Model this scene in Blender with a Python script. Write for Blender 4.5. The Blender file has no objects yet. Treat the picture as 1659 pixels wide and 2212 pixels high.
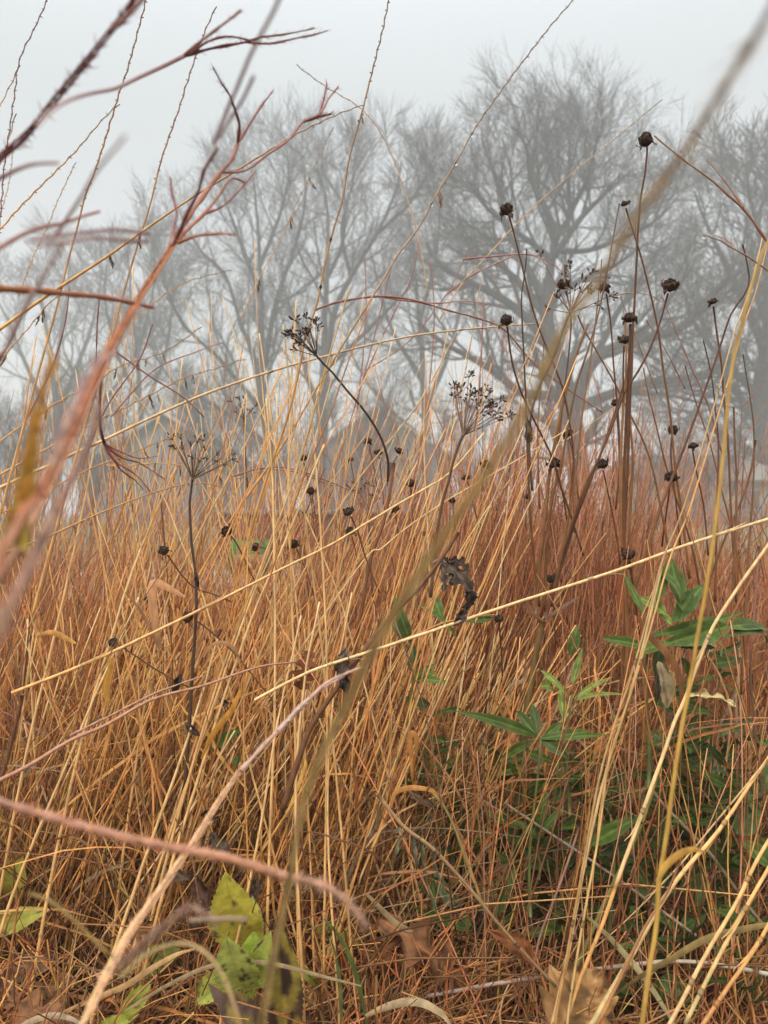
import bpy, math, random
import numpy as np
rng = np.random.default_rng(7)
random.seed(7)
sc = bpy.context.scene
COL = sc.collection
# ------------------------------------------------------------------ camera model
F, CX, CY, CAMZ = 1703.0, 829.5, 1106.0, 0.70
def P(x, y, d):
    """the place seen at photo point x, y (1659 x 2212 grid), d metres ahead of the camera"""
    return np.array([(x - CX) / F * d, d, CAMZ - (y - CY) / F * d])
def unit(v):
    v = np.asarray(v, float)
    return v / np.maximum(np.linalg.norm(v, axis=-1, keepdims=True), 1e-9)
# ------------------------------------------------------------------ colours (linear albedo)
STRAW = (.88, .465, .155); STRAWP = (.94, .63, .30); GOLD = (.64, .38, .09); TAN = (.58, .26, .09); RED = (.38, .12, .055)
PINK = (.60, .28, .17); BROWN = (.22, .105, .055); DARK = (.035, .024, .018); MAROON = (.17, .05, .045); OLIVE = (.30, .25, .07)
ORANGE = (.62, .27, .07); GREEN = (.09, .14, .03); YGREEN = (.42, .44, .07); GREY = (.36, .25, .15); RUST = (.48, .165, .06)
STEMB = (.15, .068, .04)
# ------------------------------------------------------------------ mesh collector
def cap(c):
    """keeps a varied colour's hue while holding it under full white"""
    c = np.maximum(np.asarray(c, float), 0); return c * np.minimum(1, .93 / np.maximum(c.max(-1, keepdims=True), 1e-6))
class MB:
    def __init__(s): s.v = []; s.q = []; s.t = []; s.c = []; s.n = 0
    def add(s, v, q=None, t=None, c=(1, 1, 1)):
        v = np.asarray(v, np.float32).reshape(-1, 3)
        c = np.asarray(c, np.float32)
        c = np.broadcast_to(c, (len(v), 3)) if c.ndim == 1 else c.reshape(-1, 3)
        s.v.append(v); s.c.append(c)
        if q is not None and len(q): s.q.append(np.asarray(q, np.int64).reshape(-1, 4) + s.n)
        if t is not None and len(t): s.t.append(np.asarray(t, np.int64).reshape(-1, 3) + s.n)
        s.n += len(v)
    def tubes(s, pts, rad, col, sides=3):
        pts = np.asarray(pts, float)
        if pts.ndim == 2: pts = pts[None]
        M, K, _ = pts.shape
        rad = np.broadcast_to(np.asarray(rad, float), (M, K)) if np.ndim(rad) != 1 or len(np.atleast_1d(rad)) != M or M == K else np.repeat(np.asarray(rad, float)[:, None], K, 1)
        col = np.asarray(col, float)
        if col.ndim == 1: col = np.broadcast_to(col, (M, K, 3))
        elif col.ndim == 2: col = np.broadcast_to(col[:, None, :], (M, K, 3)) if len(col) == M and not (M == 1 and len(col) == K) else np.broadcast_to(col[None], (M, K, 3))
        if M > 20: col = cap(col * np.exp(rng.normal(0, .13, (M, K, 1))))
        T = unit(np.gradient(pts, axis=1))
        chord = unit(pts[:, -1] - pts[:, 0] + 1e-6)
        ref = np.where(np.abs(chord[:, 1:2]) < .8, np.array([[.11, 1., .07]]), np.array([[1., .1, .05]]))
        A = unit(np.cross(T, ref[:, None, :])); B = np.cross(T, A)
        an = np.arange(sides) / sides * 2 * math.pi
        ring = A[:, :, None, :] * np.cos(an)[None, None, :, None] + B[:, :, None, :] * np.sin(an)[None, None, :, None]
        V = pts[:, :, None, :] + ring * rad[:, :, None, None]
        idx = np.arange(M * K * sides).reshape(M, K, sides)
        a = idx[:, :-1]; b = idx[:, 1:]
        Q = np.stack([a, np.roll(a, -1, 2), np.roll(b, -1, 2), b], -1).reshape(-1, 4)
        C = np.repeat(col[:, :, None, :], sides, 2)
        t = None
        if sides >= 5:
            caps = []
            for k in (0, K - 1):
                r = idx[:, k]
                for j in range(1, sides - 1):
                    caps.append(np.stack([r[:, 0], r[:, j], r[:, j + 1]], -1))
            t = np.concatenate(caps)
        s.add(V, Q, t, C.reshape(-1, 3))
    def ribbons(s, pts, width, side, col, fold=.35):
        pts = np.asarray(pts, float)
        if pts.ndim == 2: pts = pts[None]
        M, K, _ = pts.shape
        width = np.broadcast_to(np.asarray(width, float), (M, K))
        side = np.broadcast_to(np.asarray(side, float), (M, K, 3))
        T = unit(np.gradient(pts, axis=1))
        S = unit(side - T * (side * T).sum(-1, keepdims=True)); N = np.cross(S, T)
        V = np.stack([pts - S * width[..., None] * .5 + N * width[..., None] * fold * .5, pts, pts + S * width[..., None] * .5 + N * width[..., None] * fold * .5], 2)
        idx = np.arange(M * K * 3).reshape(M, K, 3)
        a = idx[:, :-1]; b = idx[:, 1:]
        Q = np.stack([a[..., :-1], a[..., 1:], b[..., 1:], b[..., :-1]], -1).reshape(-1, 4)
        col = np.asarray(col, float)
        if col.ndim == 1: col = np.broadcast_to(col, (M, K, 3))
        elif col.ndim == 2: col = np.broadcast_to(col[:, None, :], (M, K, 3))
        s.add(V, Q, None, np.repeat(col[:, :, None, :], 3, 2).reshape(-1, 3))
    def box(s, lo, hi, c=(1, 1, 1)):
        x0, y0, z0 = lo; x1, y1, z1 = hi
        v = [(x0, y0, z0), (x1, y0, z0), (x1, y1, z0), (x0, y1, z0), (x0, y0, z1), (x1, y0, z1), (x1, y1, z1), (x0, y1, z1)]
        s.add(v, [(0, 3, 2, 1), (4, 5, 6, 7), (0, 1, 5, 4), (1, 2, 6, 5), (2, 3, 7, 6), (3, 0, 4, 7)], None, c)
    def ball(s, c, r, col, nu=6, nv=5, noise=0., axis=None, scale=(1, 1, 1), seed=0):
        R = np.random.default_rng(seed)
        ph = R.uniform(0, 6.28, 6); 
        th = np.linspace(0, math.pi, nv + 1); al = np.arange(nu) / nu * 2 * math.pi
        TH, AL = np.meshgrid(th, al, indexing='ij')
        d = np.stack([np.sin(TH) * np.cos(AL), np.sin(TH) * np.sin(AL), np.cos(TH)], -1)
        rr = 1 + noise * (np.sin(3 * AL + ph[0] + 2 * TH) + np.sin(5 * AL - ph[1] + 4 * TH) + np.sin(4 * TH + ph[2] + 2 * AL)) / 2
        p = d * rr[..., None] * np.asarray(scale, float)
        if axis is not None:
            z = unit(axis); x = unit(np.cross([.3, 1, .2], z)); y = np.cross(z, x)
            p = p[..., :1] * x + p[..., 1:2] * y + p[..., 2:] * z
        idx = np.arange((nv + 1) * nu).reshape(nv + 1, nu)
        Q = np.stack([idx[:-1], np.roll(idx[:-1], -1, 1), np.roll(idx[1:], -1, 1), idx[1:]], -1).reshape(-1, 4)[:, ::-1]
        s.add(np.asarray(c) + p * r, Q, None, col)
    def build(s, name, mat, parent=None, smooth=True, loc=None):
        me = bpy.data.meshes.new(name)
        V = np.concatenate(s.v) if s.v else np.zeros((0, 3), np.float32)
        if loc is not None: V = V - np.asarray(loc, np.float32)
        C = np.concatenate(s.c)
        q = np.concatenate(s.q) if s.q else np.zeros((0, 4), int); t = np.concatenate(s.t) if s.t else np.zeros((0, 3), int)
        nl = len(q) * 4 + len(t) * 3; npoly = len(q) + len(t)
        me.vertices.add(len(V)); me.loops.add(nl); me.polygons.add(npoly)
        me.vertices.foreach_set('co', V.ravel().astype(np.float32))
        me.loops.foreach_set('vertex_index', np.concatenate([q.ravel(), t.ravel()]).astype(np.int32))
        st = np.concatenate([np.arange(len(q)) * 4, len(q) * 4 + np.arange(len(t)) * 3]).astype(np.int32)
        me.polygons.foreach_set('loop_start', st)
        me.polygons.foreach_set('use_smooth', np.full(npoly, smooth))
        me.update(calc_edges=True)
        at = me.color_attributes.new('tint', 'FLOAT_COLOR', 'POINT')
        at.data.foreach_set('color', np.concatenate([C, np.ones((len(C), 1), np.float32)], 1).astype(np.float32).ravel())
        if mat is not None: me.materials.append(mat)
        o = bpy.data.objects.new(name, me); COL.objects.link(o)
        if loc is not None and parent is None: o.location = [float(a) for a in loc]
        if parent is not None: o.parent = parent
        return o
def tag(o, label=None, cat=None, group=None, kind=None):
    if label: o['label'] = label
    if cat: o['category'] = cat
    if group: o['group'] = group
    if kind: o['kind'] = kind
    return o
def thing(name, label, cat, loc=(0, 0, 0), group=None):
    o = bpy.data.objects.new(name, None); COL.objects.link(o)
    o.location = [float(a) for a in loc]; o.empty_display_size = .05
    return tag(o, label, cat, group)
def part(mb, name, mat, root, label=None):
    """links a mesh given in world space as a child of a thing standing at its own base"""
    o = mb.build(name, mat, root, loc=tuple(root.location))
    if label: o['label'] = label
    return o
# ------------------------------------------------------------------ curves
def catmull(p, step):
    p = np.asarray(p, float)
    q = np.concatenate([[2 * p[0] - p[1]], p, [2 * p[-1] - p[-2]]])
    out = []
    for i in range(len(p) - 1):
        a, b, c, d = q[i:i + 4]
        n = max(2, int(np.linalg.norm((c - b)[:2]) / step))
        t = np.linspace(0, 1, n, endpoint=False)[:, None]
        out.append(.5 * (2 * b + (c - a) * t + (2 * a - 5 * b + 4 * c - d) * t ** 2 + (3 * b - a - 3 * c + d) * t ** 3))
    out.append(p[-1:])
    return np.concatenate(out)
def pix(s):
    return np.array([[float(a) for a in w.split(',')] for w in s.split()])
def trace(s, d0, d1, step=22, wob=0., zig=0., zstep=17):
    """path through photo points; d0 at its first point, d1 at its last"""
    q = pix(s) if isinstance(s, str) else np.asarray(s, float)
    c = catmull(q, step)
    L = np.concatenate([[0], np.cumsum(np.linalg.norm(np.diff(c, axis=0), axis=1))]); t = L / L[-1]
    if zig:
        n = int(L[-1] / zstep); tt = np.linspace(0, 1, n + 1)
        c = np.stack([np.interp(tt, t, c[:, 0]), np.interp(tt, t, c[:, 1])], 1); t = tt
        tg = unit(np.gradient(c, axis=0)); nn = np.stack([-tg[:, 1], tg[:, 0]], 1)
        c = c + nn * (zig * ((np.arange(n + 1) % 2) * 2 - 1) * rng.uniform(.7, 1.3, n + 1))[:, None]
    d = d0 + (d1 - d0) * t
    if wob: c = c + np.cumsum(rng.normal(0, wob, c.shape), 0) * np.minimum(1, np.minimum(t, 1 - t) * 8)[:, None]
    return np.stack([(c[:, 0] - CX) / F * d, d, CAMZ - (c[:, 1] - CY) / F * d], 1), d, t
def jitter_col(col, n, amt=.10):
    c = np.asarray(col)[None] * np.exp(rng.normal(0, amt, (n, 1))) * np.exp(rng.normal(0, amt * .4, (n, 3)))
    return cap(c)
# ------------------------------------------------------------------ materials
def nt(name):
    m = bpy.data.materials.new(name); m.use_nodes = True
    m.node_tree.nodes.clear(); return m, m.node_tree.nodes, m.node_tree.links
def plant_mat(name, rough=.6, trans=0., scale=(60, 60, 60), lo=.78, hi=1.18, spec=.3, streak=None):
    m, N, L = nt(name)
    out = N.new('ShaderNodeOutputMaterial'); b = N.new('ShaderNodeBsdfPrincipled')
    at = N.new('ShaderNodeAttribute'); at.attribute_name = 'tint'
    tc = N.new('ShaderNodeTexCoord'); mp = N.new('ShaderNodeMapping'); mp.inputs['Scale'].default_value = scale
    no = N.new('ShaderNodeTexNoise'); no.inputs['Scale'].default_value = 1.; no.inputs['Detail'].default_value = 3.
    mr = N.new('ShaderNodeMapRange'); mr.inputs['From Min'].default_value = .3; mr.inputs['From Max'].default_value = .7
    mr.inputs['To Min'].default_value = lo; mr.inputs['To Max'].default_value = hi
    mx = N.new('ShaderNodeVectorMath'); mx.operation = 'SCALE'
    L.new(tc.outputs['Object'], mp.inputs['Vector']); L.new(mp.outputs[0], no.inputs['Vector']); L.new(no.outputs['Fac'], mr.inputs['Value'])
    L.new(at.outputs['Color'], mx.inputs[0]); L.new(mr.outputs[0], mx.inputs['Scale'])
    L.new(mx.outputs[0], b.inputs['Base Color'])
    b.inputs['Roughness'].default_value = rough; b.inputs['Specular IOR Level'].default_value = spec
    if trans:
        t = N.new('ShaderNodeBsdfTranslucent'); s = N.new('ShaderNodeMixShader'); s.inputs[0].default_value = trans
        L.new(mx.outputs[0], t.inputs['Color']); L.new(b.outputs[0], s.inputs[1]); L.new(t.outputs[0], s.inputs[2]); L.new(s.outputs[0], out.inputs['Surface'])
    else: L.new(b.outputs[0], out.inputs['Surface'])
    return m
M_STEM = plant_mat('dry_stem', .5, 0., (160, 160, 40), .72, 1.2, .35)
M_BLADE = plant_mat('dry_blade', .6, .25, (120, 120, 50), .7, 1.2, .3)
M_LEAF = plant_mat('green_leaf', .5, .22, (90, 90, 90), .75, 1.2, .18)
M_DEAD = plant_mat('dead_leaf', .7, .12, (70, 70, 70), .6, 1.3, .2)
M_HEAD = plant_mat('seed_head_dark', .75, 0., (300, 300, 300), .5, 1.5, .2)
M_BARK = plant_mat('bark', .9, 0., (3, 3, 1.2), .7, 1.25, .1)
# ------------------------------------------------------------------ sky, sun, camera
FOG = 0.0062
SUN_EL, SUN_AZ = math.radians(48), math.radians(205)     # behind and a little to one side of the camera
w = bpy.data.worlds.new('World'); sc.world = w; w.use_nodes = True
N, L = w.node_tree.nodes, w.node_tree.links; N.clear()
wo = N.new('ShaderNodeOutputWorld'); bg = N.new('ShaderNodeBackground')
sky = N.new('ShaderNodeTexSky'); sky.sky_type = 'NISHITA'; sky.sun_disc = False
sky.sun_elevation = SUN_EL; sky.sun_rotation = SUN_AZ; sky.dust_density = 6.; sky.air_density = 1.; sky.ozone_density = .5
hs = N.new('ShaderNodeHueSaturation'); hs.inputs['Saturation'].default_value = .12
tc = N.new('ShaderNodeTexCoord'); sx = N.new('ShaderNodeSeparateXYZ'); ramp = N.new('ShaderNodeMapRange')
ramp.interpolation_type = 'SMOOTHSTEP'; ramp.inputs['From Min'].default_value = .42; ramp.inputs['From Max'].default_value = .95
ramp.inputs['To Min'].default_value = 5.15; ramp.inputs['To Max'].default_value = 15.5
tintn = N.new('ShaderNodeVectorMath'); tintn.operation = 'SCALE'; tintn.inputs[0].default_value = (.93, 1., 1.04)
mix = N.new('ShaderNodeMix'); mix.data_type = 'RGBA'; mix.inputs['Factor'].default_value = .85   # the cloud deck over the clear sky
L.new(tc.outputs['Generated'], sx.inputs[0]); L.new(sx.outputs['Z'], ramp.inputs['Value']); L.new(ramp.outputs[0], tintn.inputs['Scale'])
L.new(sky.outputs[0], hs.inputs['Color']); L.new(hs.outputs[0], mix.inputs['A']); L.new(tintn.outputs[0], mix.inputs['B'])
L.new(mix.outputs['Result'], bg.inputs['Color']); bg.inputs['Strength'].default_value = .1; L.new(bg.outputs[0], wo.inputs['Surface'])
sl = bpy.data.lights.new('sun', 'SUN'); sl.energy = 1.5; sl.angle = math.radians(16); sl.color = (1., .91, .78)
so = bpy.data.objects.new('sun', sl); COL.objects.link(so)
so.rotation_euler = (math.pi / 2 - SUN_EL, 0, math.pi - SUN_AZ)
so.location = (0, -5, 12)
cam = bpy.data.cameras.new('camera'); co = bpy.data.objects.new('camera', cam); COL.objects.link(co); sc.camera = co
cam.sensor_fit = 'VERTICAL'; cam.sensor_height = 36; cam.sensor_width = 27; cam.lens = 18 / (1106 / F)
co.location = (0, 0, CAMZ); co.rotation_euler = (math.pi / 2, 0, 0); cam.clip_start = .01; cam.clip_end = 2000
cam.dof.use_dof = True; cam.dof.focus_distance = 1.05; cam.dof.aperture_fstop = 7.4
sc.view_settings.view_transform = 'Standard'; sc.view_settings.look = 'None'; sc.view_settings.gamma = 1; sc.view_settings.exposure = .66
sc.cycles.use_denoising = True; sc.cycles.denoising_prefilter = 'ACCURATE'
sc.cycles.max_bounces = 6; sc.cycles.diffuse_bounces = 2; sc.cycles.glossy_bounces = 2; sc.cycles.transmission_bounces = 4; sc.cycles.volume_bounces = 1
sc.cycles.caustics_reflective = False; sc.cycles.caustics_refractive = False
# haze
hb = MB(); hb.box((-260, -80, -1.2), (260, 420, 40))
m, N, L = nt('haze_air'); out = N.new('ShaderNodeOutputMaterial'); pv = N.new('ShaderNodeVolumePrincipled')
pv.inputs['Color'].default_value = (.985, .99, 1., 1); pv.inputs['Density'].default_value = FOG; pv.inputs['Anisotropy'].default_value = 0.
L.new(pv.outputs[0], out.inputs['Volume'])
tag(hb.build('haze', m, None, smooth=False), 'pale fog hanging over the grass and trees', None, None, 'stuff')
# ------------------------------------------------------------------ ground
def noise_mat(name, cols, scale, rough=.95, detail=6, bump=0.):
    m, N, L = nt(name); out = N.new('ShaderNodeOutputMaterial'); b = N.new('ShaderNodeBsdfPrincipled')
    tc = N.new('ShaderNodeTexCoord'); no = N.new('ShaderNodeTexNoise'); no.inputs['Scale'].default_value = scale; no.inputs['Detail'].default_value = detail
    cr = N.new('ShaderNodeValToRGB')
    e = cr.color_ramp.elements
    while len(e) < len(cols): e.new(.5)
    for i, c in enumerate(cols): e[i].position = .3 + .4 * i / (len(cols) - 1); e[i].color = (*c, 1)
    L.new(tc.outputs['Object'], no.inputs['Vector']); L.new(no.outputs['Fac'], cr.inputs['Fac']); L.new(cr.outputs[0], b.inputs['Base Color'])
    b.inputs['Roughness'].default_value = rough; b.inputs['Specular IOR Level'].default_value = .2
    if bump:
        bp = N.new('ShaderNodeBump'); bp.inputs['Strength'].default_value = bump; L.new(no.outputs['Fac'], bp.inputs['Height']); L.new(bp.outputs[0], b.inputs['Normal'])
    L.new(b.outputs[0], out.inputs['Surface']); return m
xs = np.concatenate([np.linspace(-240, -3, 20), np.linspace(-2.8, 2.8, 60), np.linspace(3, 240, 20)])
ys = np.concatenate([np.linspace(-40, -.5, 8), np.linspace(-.4, 5, 70), np.linspace(5.5, 400, 30)])
X, Y = np.meshgrid(xs, ys)
Z = np.where((np.abs(X) < 2.8) & (Y > -.3) & (Y < 5), .012 * np.sin(X * 9 + Y * 4) * np.sin(Y * 11) + rng.normal(0, .006, X.shape), 0)
g = MB(); idx = np.arange(X.size).reshape(X.shape)
g.add(np.stack([X, Y, Z], -1), np.stack([idx[:-1, :-1], idx[:-1, 1:], idx[1:, 1:], idx[1:, :-1]], -1))
tag(g.build('ground', noise_mat('soil', [(.025, .015, .009), (.07, .04, .022), (.13, .075, .04)], 40, bump=.6)), None, None, None, 'structure')
pg = MB(); pg.add([(-60, 6.2, .006), (60, 6.2, .006), (60, 9.6, .006), (-60, 9.6, .006)], [(0, 1, 2, 3)])
tag(pg.build('path', noise_mat('path_gravel', [(.28, .23, .17), (.33, .27, .2), (.38, .31, .23)], 1.)), None, None, None, 'structure')
lg = MB(); lg.add([(-90, 9.75, .006), (90, 9.75, .006), (90, 160, .006), (-90, 160, .006)], [(0, 1, 2, 3)])
tag(lg.build('lawn', noise_mat('lawn_grass', [(.13, .12, .06), (.2, .18, .09), (.26, .21, .12)], 1.2)), None, None, None, 'structure')
# ------------------------------------------------------------------ bare trees
def interp_lines(lines, rad, idx, t):
    K = lines.shape[1]; f = t * (K - 1); i = np.minimum(f.astype(int), K - 2); u = (f - i)[:, None]
    a = lines[idx, i]; b = lines[idx, i + 1]
    return a * (1 - u) + b * u, unit(b - a), rad[idx, i] * (1 - u[:, 0]) + rad[idx, i + 1] * u[:, 0]
def spawn(R, lines, rad, n, length, ang, K, t0=.2, up=.12, wig=.22, rr=.62, rmin=.004, flat=1.):
    M = len(lines); idx = np.repeat(np.arange(M), n)
    t = t0 + (1 - t0) * ((np.tile(np.arange(n), M) + R.uniform(0, 1, M * n)) / n)
    pos, tan, pr = interp_lines(lines, rad, idx, t)
    rv = unit(R.normal(0, 1, (M * n, 3)) * np.array([1, flat, 1])); perp = unit(rv - tan * (rv * tan).sum(-1, keepdims=True))
    a = R.uniform(*ang, M * n)[:, None]
    d = unit(np.cos(a) * tan + np.sin(a) * perp)
    Ln = np.broadcast_to(length, (M,))[idx] * R.uniform(.6, 1.25, M * n) * (1.15 - .55 * t)
    pts = [pos]; step = Ln / (K - 1)
    bend = R.normal(0, wig * .5, (M * n, 3))
    for k in range(K - 1):
        d = unit(d + bend * .5 + R.normal(0, wig, (M * n, 3)) + np.array([0, 0, up]))
        pts.append(pts[-1] + d * step[:, None])
    r0 = np.maximum(pr * rr, rmin)
    return np.stack(pts, 1), r0[:, None] * np.linspace(1, .45, K)[None], Ln
def bare_tree(label, limbs, d, seed, n=(9, 7, 6, 4), ln=(2.4, 1.15, .6, .36), col=(.10, .092, .085), twig=.006, up=.1, spread=2.2, base=None, ppx=None, t0=.2):
    """limbs: list of (photo points from the base outward, width at base, width at tip, depth change)"""
    R = np.random.default_rng(seed); d = d * 2.; ln = tuple(2. * q for q in ln); twig = twig * 2.
    root = thing('bare_tree', label, 'tree', base if base is not None else (limbs[0][4] if len(limbs[0]) > 4 else P(pix(limbs[0][0])[0][0], CY + CAMZ * F / d, d)), 'bare trees in the fog')
    tr = MB(); LN = []; RD = []; LE = []
    for lm in limbs:
        s, w0, w1, dd = lm[:4]
        s = pix(s); s[:, 1] += np.maximum(0, 620 - s[:, 1]) * .20
        p, dep, t = trace(s, d + lm[4] if len(lm) > 4 else d, d + dd * 2., step=14, wob=.5)
        r = .5 * (w0 + (w1 - w0) * t) / F * dep
        tr.tubes(p, r[None], np.array(col) * R.uniform(.5, .75), 7)
        tt = np.linspace(0, 1, 14)
        LN.append(np.stack([np.interp(tt, t, p[:, k]) for k in range(3)], 1)); RD.append(np.interp(tt, t, r)); LE.append(np.linalg.norm(np.diff(p, axis=0), axis=1).sum())
    part(tr, 'trunk', M_BARK, root)
    lines = np.stack(LN); rad = np.stack(RD); LE = np.array(LE)
    br = MB(); cr = MB()
    l1, r1, e1 = spawn(R, lines, rad, n[0], np.minimum(ln[0], LE * .6), (.5, .95), 7, t0, up * .6, .13, .5, .040)
    br.tubes(l1, r1, col, 4)
    l2, r2, e2 = spawn(R, l1, r1, n[1], ln[1] * np.clip(e1 / e1.mean(), .5, 1.4), (.4, .9), 6, .15, up * .5, .12, .55, .022)
    cr.tubes(l2, r2, col, 3)
    l3, r3, e3 = spawn(R, l2, r2, n[2], ln[2], (.35, .8), 5, .15, up * .6, .10, .55, twig * 1.25)
    cr.tubes(l3, r3, col, 3)
    if n[3]:
        l4, r4, e4 = spawn(R, l3, r3, n[3], ln[3], (.3, .7), 4, .1, up * .5, .08, .6, twig)
        cr.tubes(l4, r4, col, 3)
    part(br, 'branch', M_BARK, root)['kind'] = 'stuff'
    part(cr, 'crown', M_BARK, root)['kind'] = 'stuff'
    return root
bare_tree('tallest bare oak with thick spreading limbs and a high rounded crown', [
    ('1262,1150 1250,1000 1238,900 1218,800 1188,720 1180,640', 58, 27, 0),
    ('1180,650 1191,538 1203,479 1227,432 1227,342 1230,225', 24, 4, .6),
    ('1203,479 1176,401 1148,327 1137,240 1110,190', 18, 4, -.8),
    ('1191,545 1140,491 1105,460 1050,400 1010,330', 15, 4, -1.5),
    ('1200,535 1250,440 1309,366 1367,303', 18, 4, 1.2),
    ('1182,660 1140,570 1094,460 1074,342 1047,245 1040,190', 20, 4, 1.5),
    ('1203,522 1270,520 1340,490 1406,452 1450,400', 14, 4, -1),
    ('1227,430 1270,330 1290,240 1300,190', 14, 4, -.5),
    ('1238,880 1275,792 1340,750 1465,713 1504,674 1580,590', 34, 12, -2),
    ('1250,880 1380,830 1504,811 1600,760', 26, 8, -3),
    ('1200,770 1152,700 1094,650 1023,612 957,569 920,500', 26, 7, 1.5),
    ('1222,850 1137,850 1047,790 957,741 905,700', 24, 7, -1.5),
    ('1190,700 1120,600 1040,520 990,430', 18, 5, 2),
    ('1270,800 1330,680 1380,600 1420,520', 18, 5, 1),
    ('1188,650 1260,600 1330,560 1400,500', 16, 5, 2.2)], 22, 11, n=(11, 6, 4, 4), ln=(2.4, 1.35, .9, .62), twig=.0048)
bare_tree('many-stemmed bare tree with a broad fan crown beside the tall oak', [
    ('600,1150 585,1000 563,860 563,631 559,537 555,435 548,330 540,270', 24, 3, 0),
    ('580,960 545,760 524,709 489,592 434,520 400,440', 16, 3, 1),
    ('568,800 600,640 640,500 660,380 655,280', 14, 3, -1),
    ('563,640 520,500 490,400 470,320', 12, 3, 1.5),
    ('563,560 600,440 620,350 622,270', 10, 3, 0),
    ('575,900 480,780 400,700 350,600', 13, 3, -1.5),
    ('580,960 470,880 370,820 320,740', 12, 3, 1)], 27, 12, n=(10, 6, 4, 4), ln=(2.7, 1.5, .95, .7), up=.16, twig=.0055)
bare_tree('bare tree with forked straight trunks standing close to the tall oak', [
    ('692,1150 692,972 700,800 702,709 707,435 690,300', 26, 4, 0),
    ('695,900 661,800 640,700 610,600', 14, 4, 1.5),
    ('698,850 719,689 758,592 817,474 856,357 868,279', 18, 3, -1),
    ('758,592 740,470 760,360 775,280', 10, 3, 1),
    ('705,600 740,500 745,400 735,310', 10, 3, 0),
    ('817,474 880,400 915,340 925,290', 9, 3, -1),
    ('700,800 790,720 870,640 920,560', 12, 3, 2)], 25, 13, n=(9, 5, 4, 4), ln=(2.5, 1.4, .9, .7), up=.16, twig=.0055)
bare_tree('heavy bare tree cut by the frame with long low limbs', [
    ('1668,1150 1655,1000 1640,860 1660,700 1680,560', 44, 26, 0),
    ('1655,760 1600,640 1560,540 1520,430 1500,360', 22, 4, 1),
    ('1670,640 1640,480 1620,380 1610,290', 18, 4, -1),
    ('1680,560 1690,420 1670,330 1665,270', 16, 4, 0),
    ('1645,860 1560,780 1500,700 1470,610', 18, 4, 2),
    ('1640,880 1560,860 1480,850 1400,800', 14, 4, -1),
    ('1650,800 1750,650 1800,500', 22, 6, 0)], 24, 14, n=(10, 7, 4, 3), ln=(2.4, 1.35, .85, .6), twig=.009)
bare_tree('faint low bare tree farthest off in the fog', [
    ('120,1150 125,980 120,850 100,700 80,590', 26, 3, 0), ('122,900 180,760 210,660 220,580', 14, 3, 1), ('122,940 60,800 20,700 -20,620', 14, 3, -1),
    ('120,800 140,680 150,590 150,540', 10, 3, 0), ('125,980 230,860 290,760 300,660', 12, 3, 0)], 36, 15, n=(8, 5, 4, 3), ln=(3.0, 1.7, 1.1, .8), twig=.009)
bare_tree('slim young bare tree between the shed and the broad fan crown', [
    ('300,1150 305,960 300,820 290,700 280,600 275,500', 16, 3, 0), ('303,900 350,780 370,660 372,560', 10, 3, 1), ('302,860 250,760 225,640 230,560', 10, 3, -1), ('298,760 330,640 340,560 335,480', 8, 3, 0)],
    31, 16, n=(8, 5, 4, 3), ln=(2.4, 1.4, .9, .7), twig=.0085, up=.16)
bare_tree('bare tree filling the gap behind the low gabled house', [
    ('930,1150 925,960 915,820 905,700 890,560 880,420', 26, 3, 0), ('920,880 970,760 1000,640 1010,520', 14, 3, 1), ('915,820 850,720 820,620 800,520', 12, 3, -1), ('905,700 940,560 950,440 945,330', 11, 3, 0), ('925,960 840,880 780,800 740,700', 12, 3, 2)],
    33, 17, n=(8, 5, 4, 2), ln=(2.8, 1.6, 1.0, .75), twig=.0085, up=.14)
# leafless shrubs
def shrub(label, x, w, top, d, seed, nst=16):
    d = d * 2.; R = np.random.default_rng(seed); base = P(x, CY + CAMZ * F / d, d); root = thing('bare_shrub', label, 'shrub', base, 'bare shrubs in front of the trees')
    tipx = x + R.uniform(-.5, .5, nst) * w; tipy = top + R.uniform(0, .35, nst) * (CY - top); dep = d + R.normal(0, 1., nst)
    tips = np.stack([P(a, b, c) for a, b, c in zip(tipx, tipy, dep)])
    t = np.linspace(0, 1, 8)[None, :, None]
    b0 = base + np.concatenate([R.normal(0, .5, (nst, 2)), np.zeros((nst, 1))], 1)
    ln = b0[:, None] * (1 - t) + tips[:, None] * t + R.normal(0, .12, (nst, 8, 3)) * t
    rd = np.broadcast_to(np.linspace(.05, .016, 8), (nst, 8))
    a = MB(); a.tubes(ln, rd, (.12, .105, .09), 4); part(a, 'stem', M_BARK, root)['kind'] = 'stuff'
    l1, r1, e1 = spawn(R, ln, rd, 8, 2.0, (.3, .7), 5, .15, .06, .10, .55, .010)
    l2, r2, e2 = spawn(R, l1, r1, 6, 1.2, (.3, .7), 4, .15, .06, .10, .55, .0084)
    l3, r3, e3 = spawn(R, l2, r2, 4, .8, (.3, .7), 3, .15, .06, .08, .55, .007)
    c = MB()
    for q, r in ((l1, r1), (l2, r2), (l3, r3)): c.tubes(q, r, (.12, .105, .09), 3)
    part(c, 'crown', M_BARK, root)['kind'] = 'stuff'
shrub('dense bare shrub at the edge beside the shed', 40, 190, 830, 19, 31)
shrub('wide bare shrub whose twigs cover the shed gable', 200, 220, 800, 21, 32)
shrub('tangled bare shrub under the broad fan tree', 470, 230, 790, 20, 33)
shrub('bare shrub at the foot of the forked trunks', 770, 200, 830, 21, 34)
shrub('low bare shrub in front of the stone house', 1500, 260, 880, 19, 35)
shrub('spreading bare shrub filling the gap beside the slate house', 600, 240, 850, 23, 36)
shrub('tall bare shrub left of the oak trunk', 1060, 260, 880, 23, 37)
shrub('bare shrub behind the dried brown umbel', 400, 200, 830, 24, 38)
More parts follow.
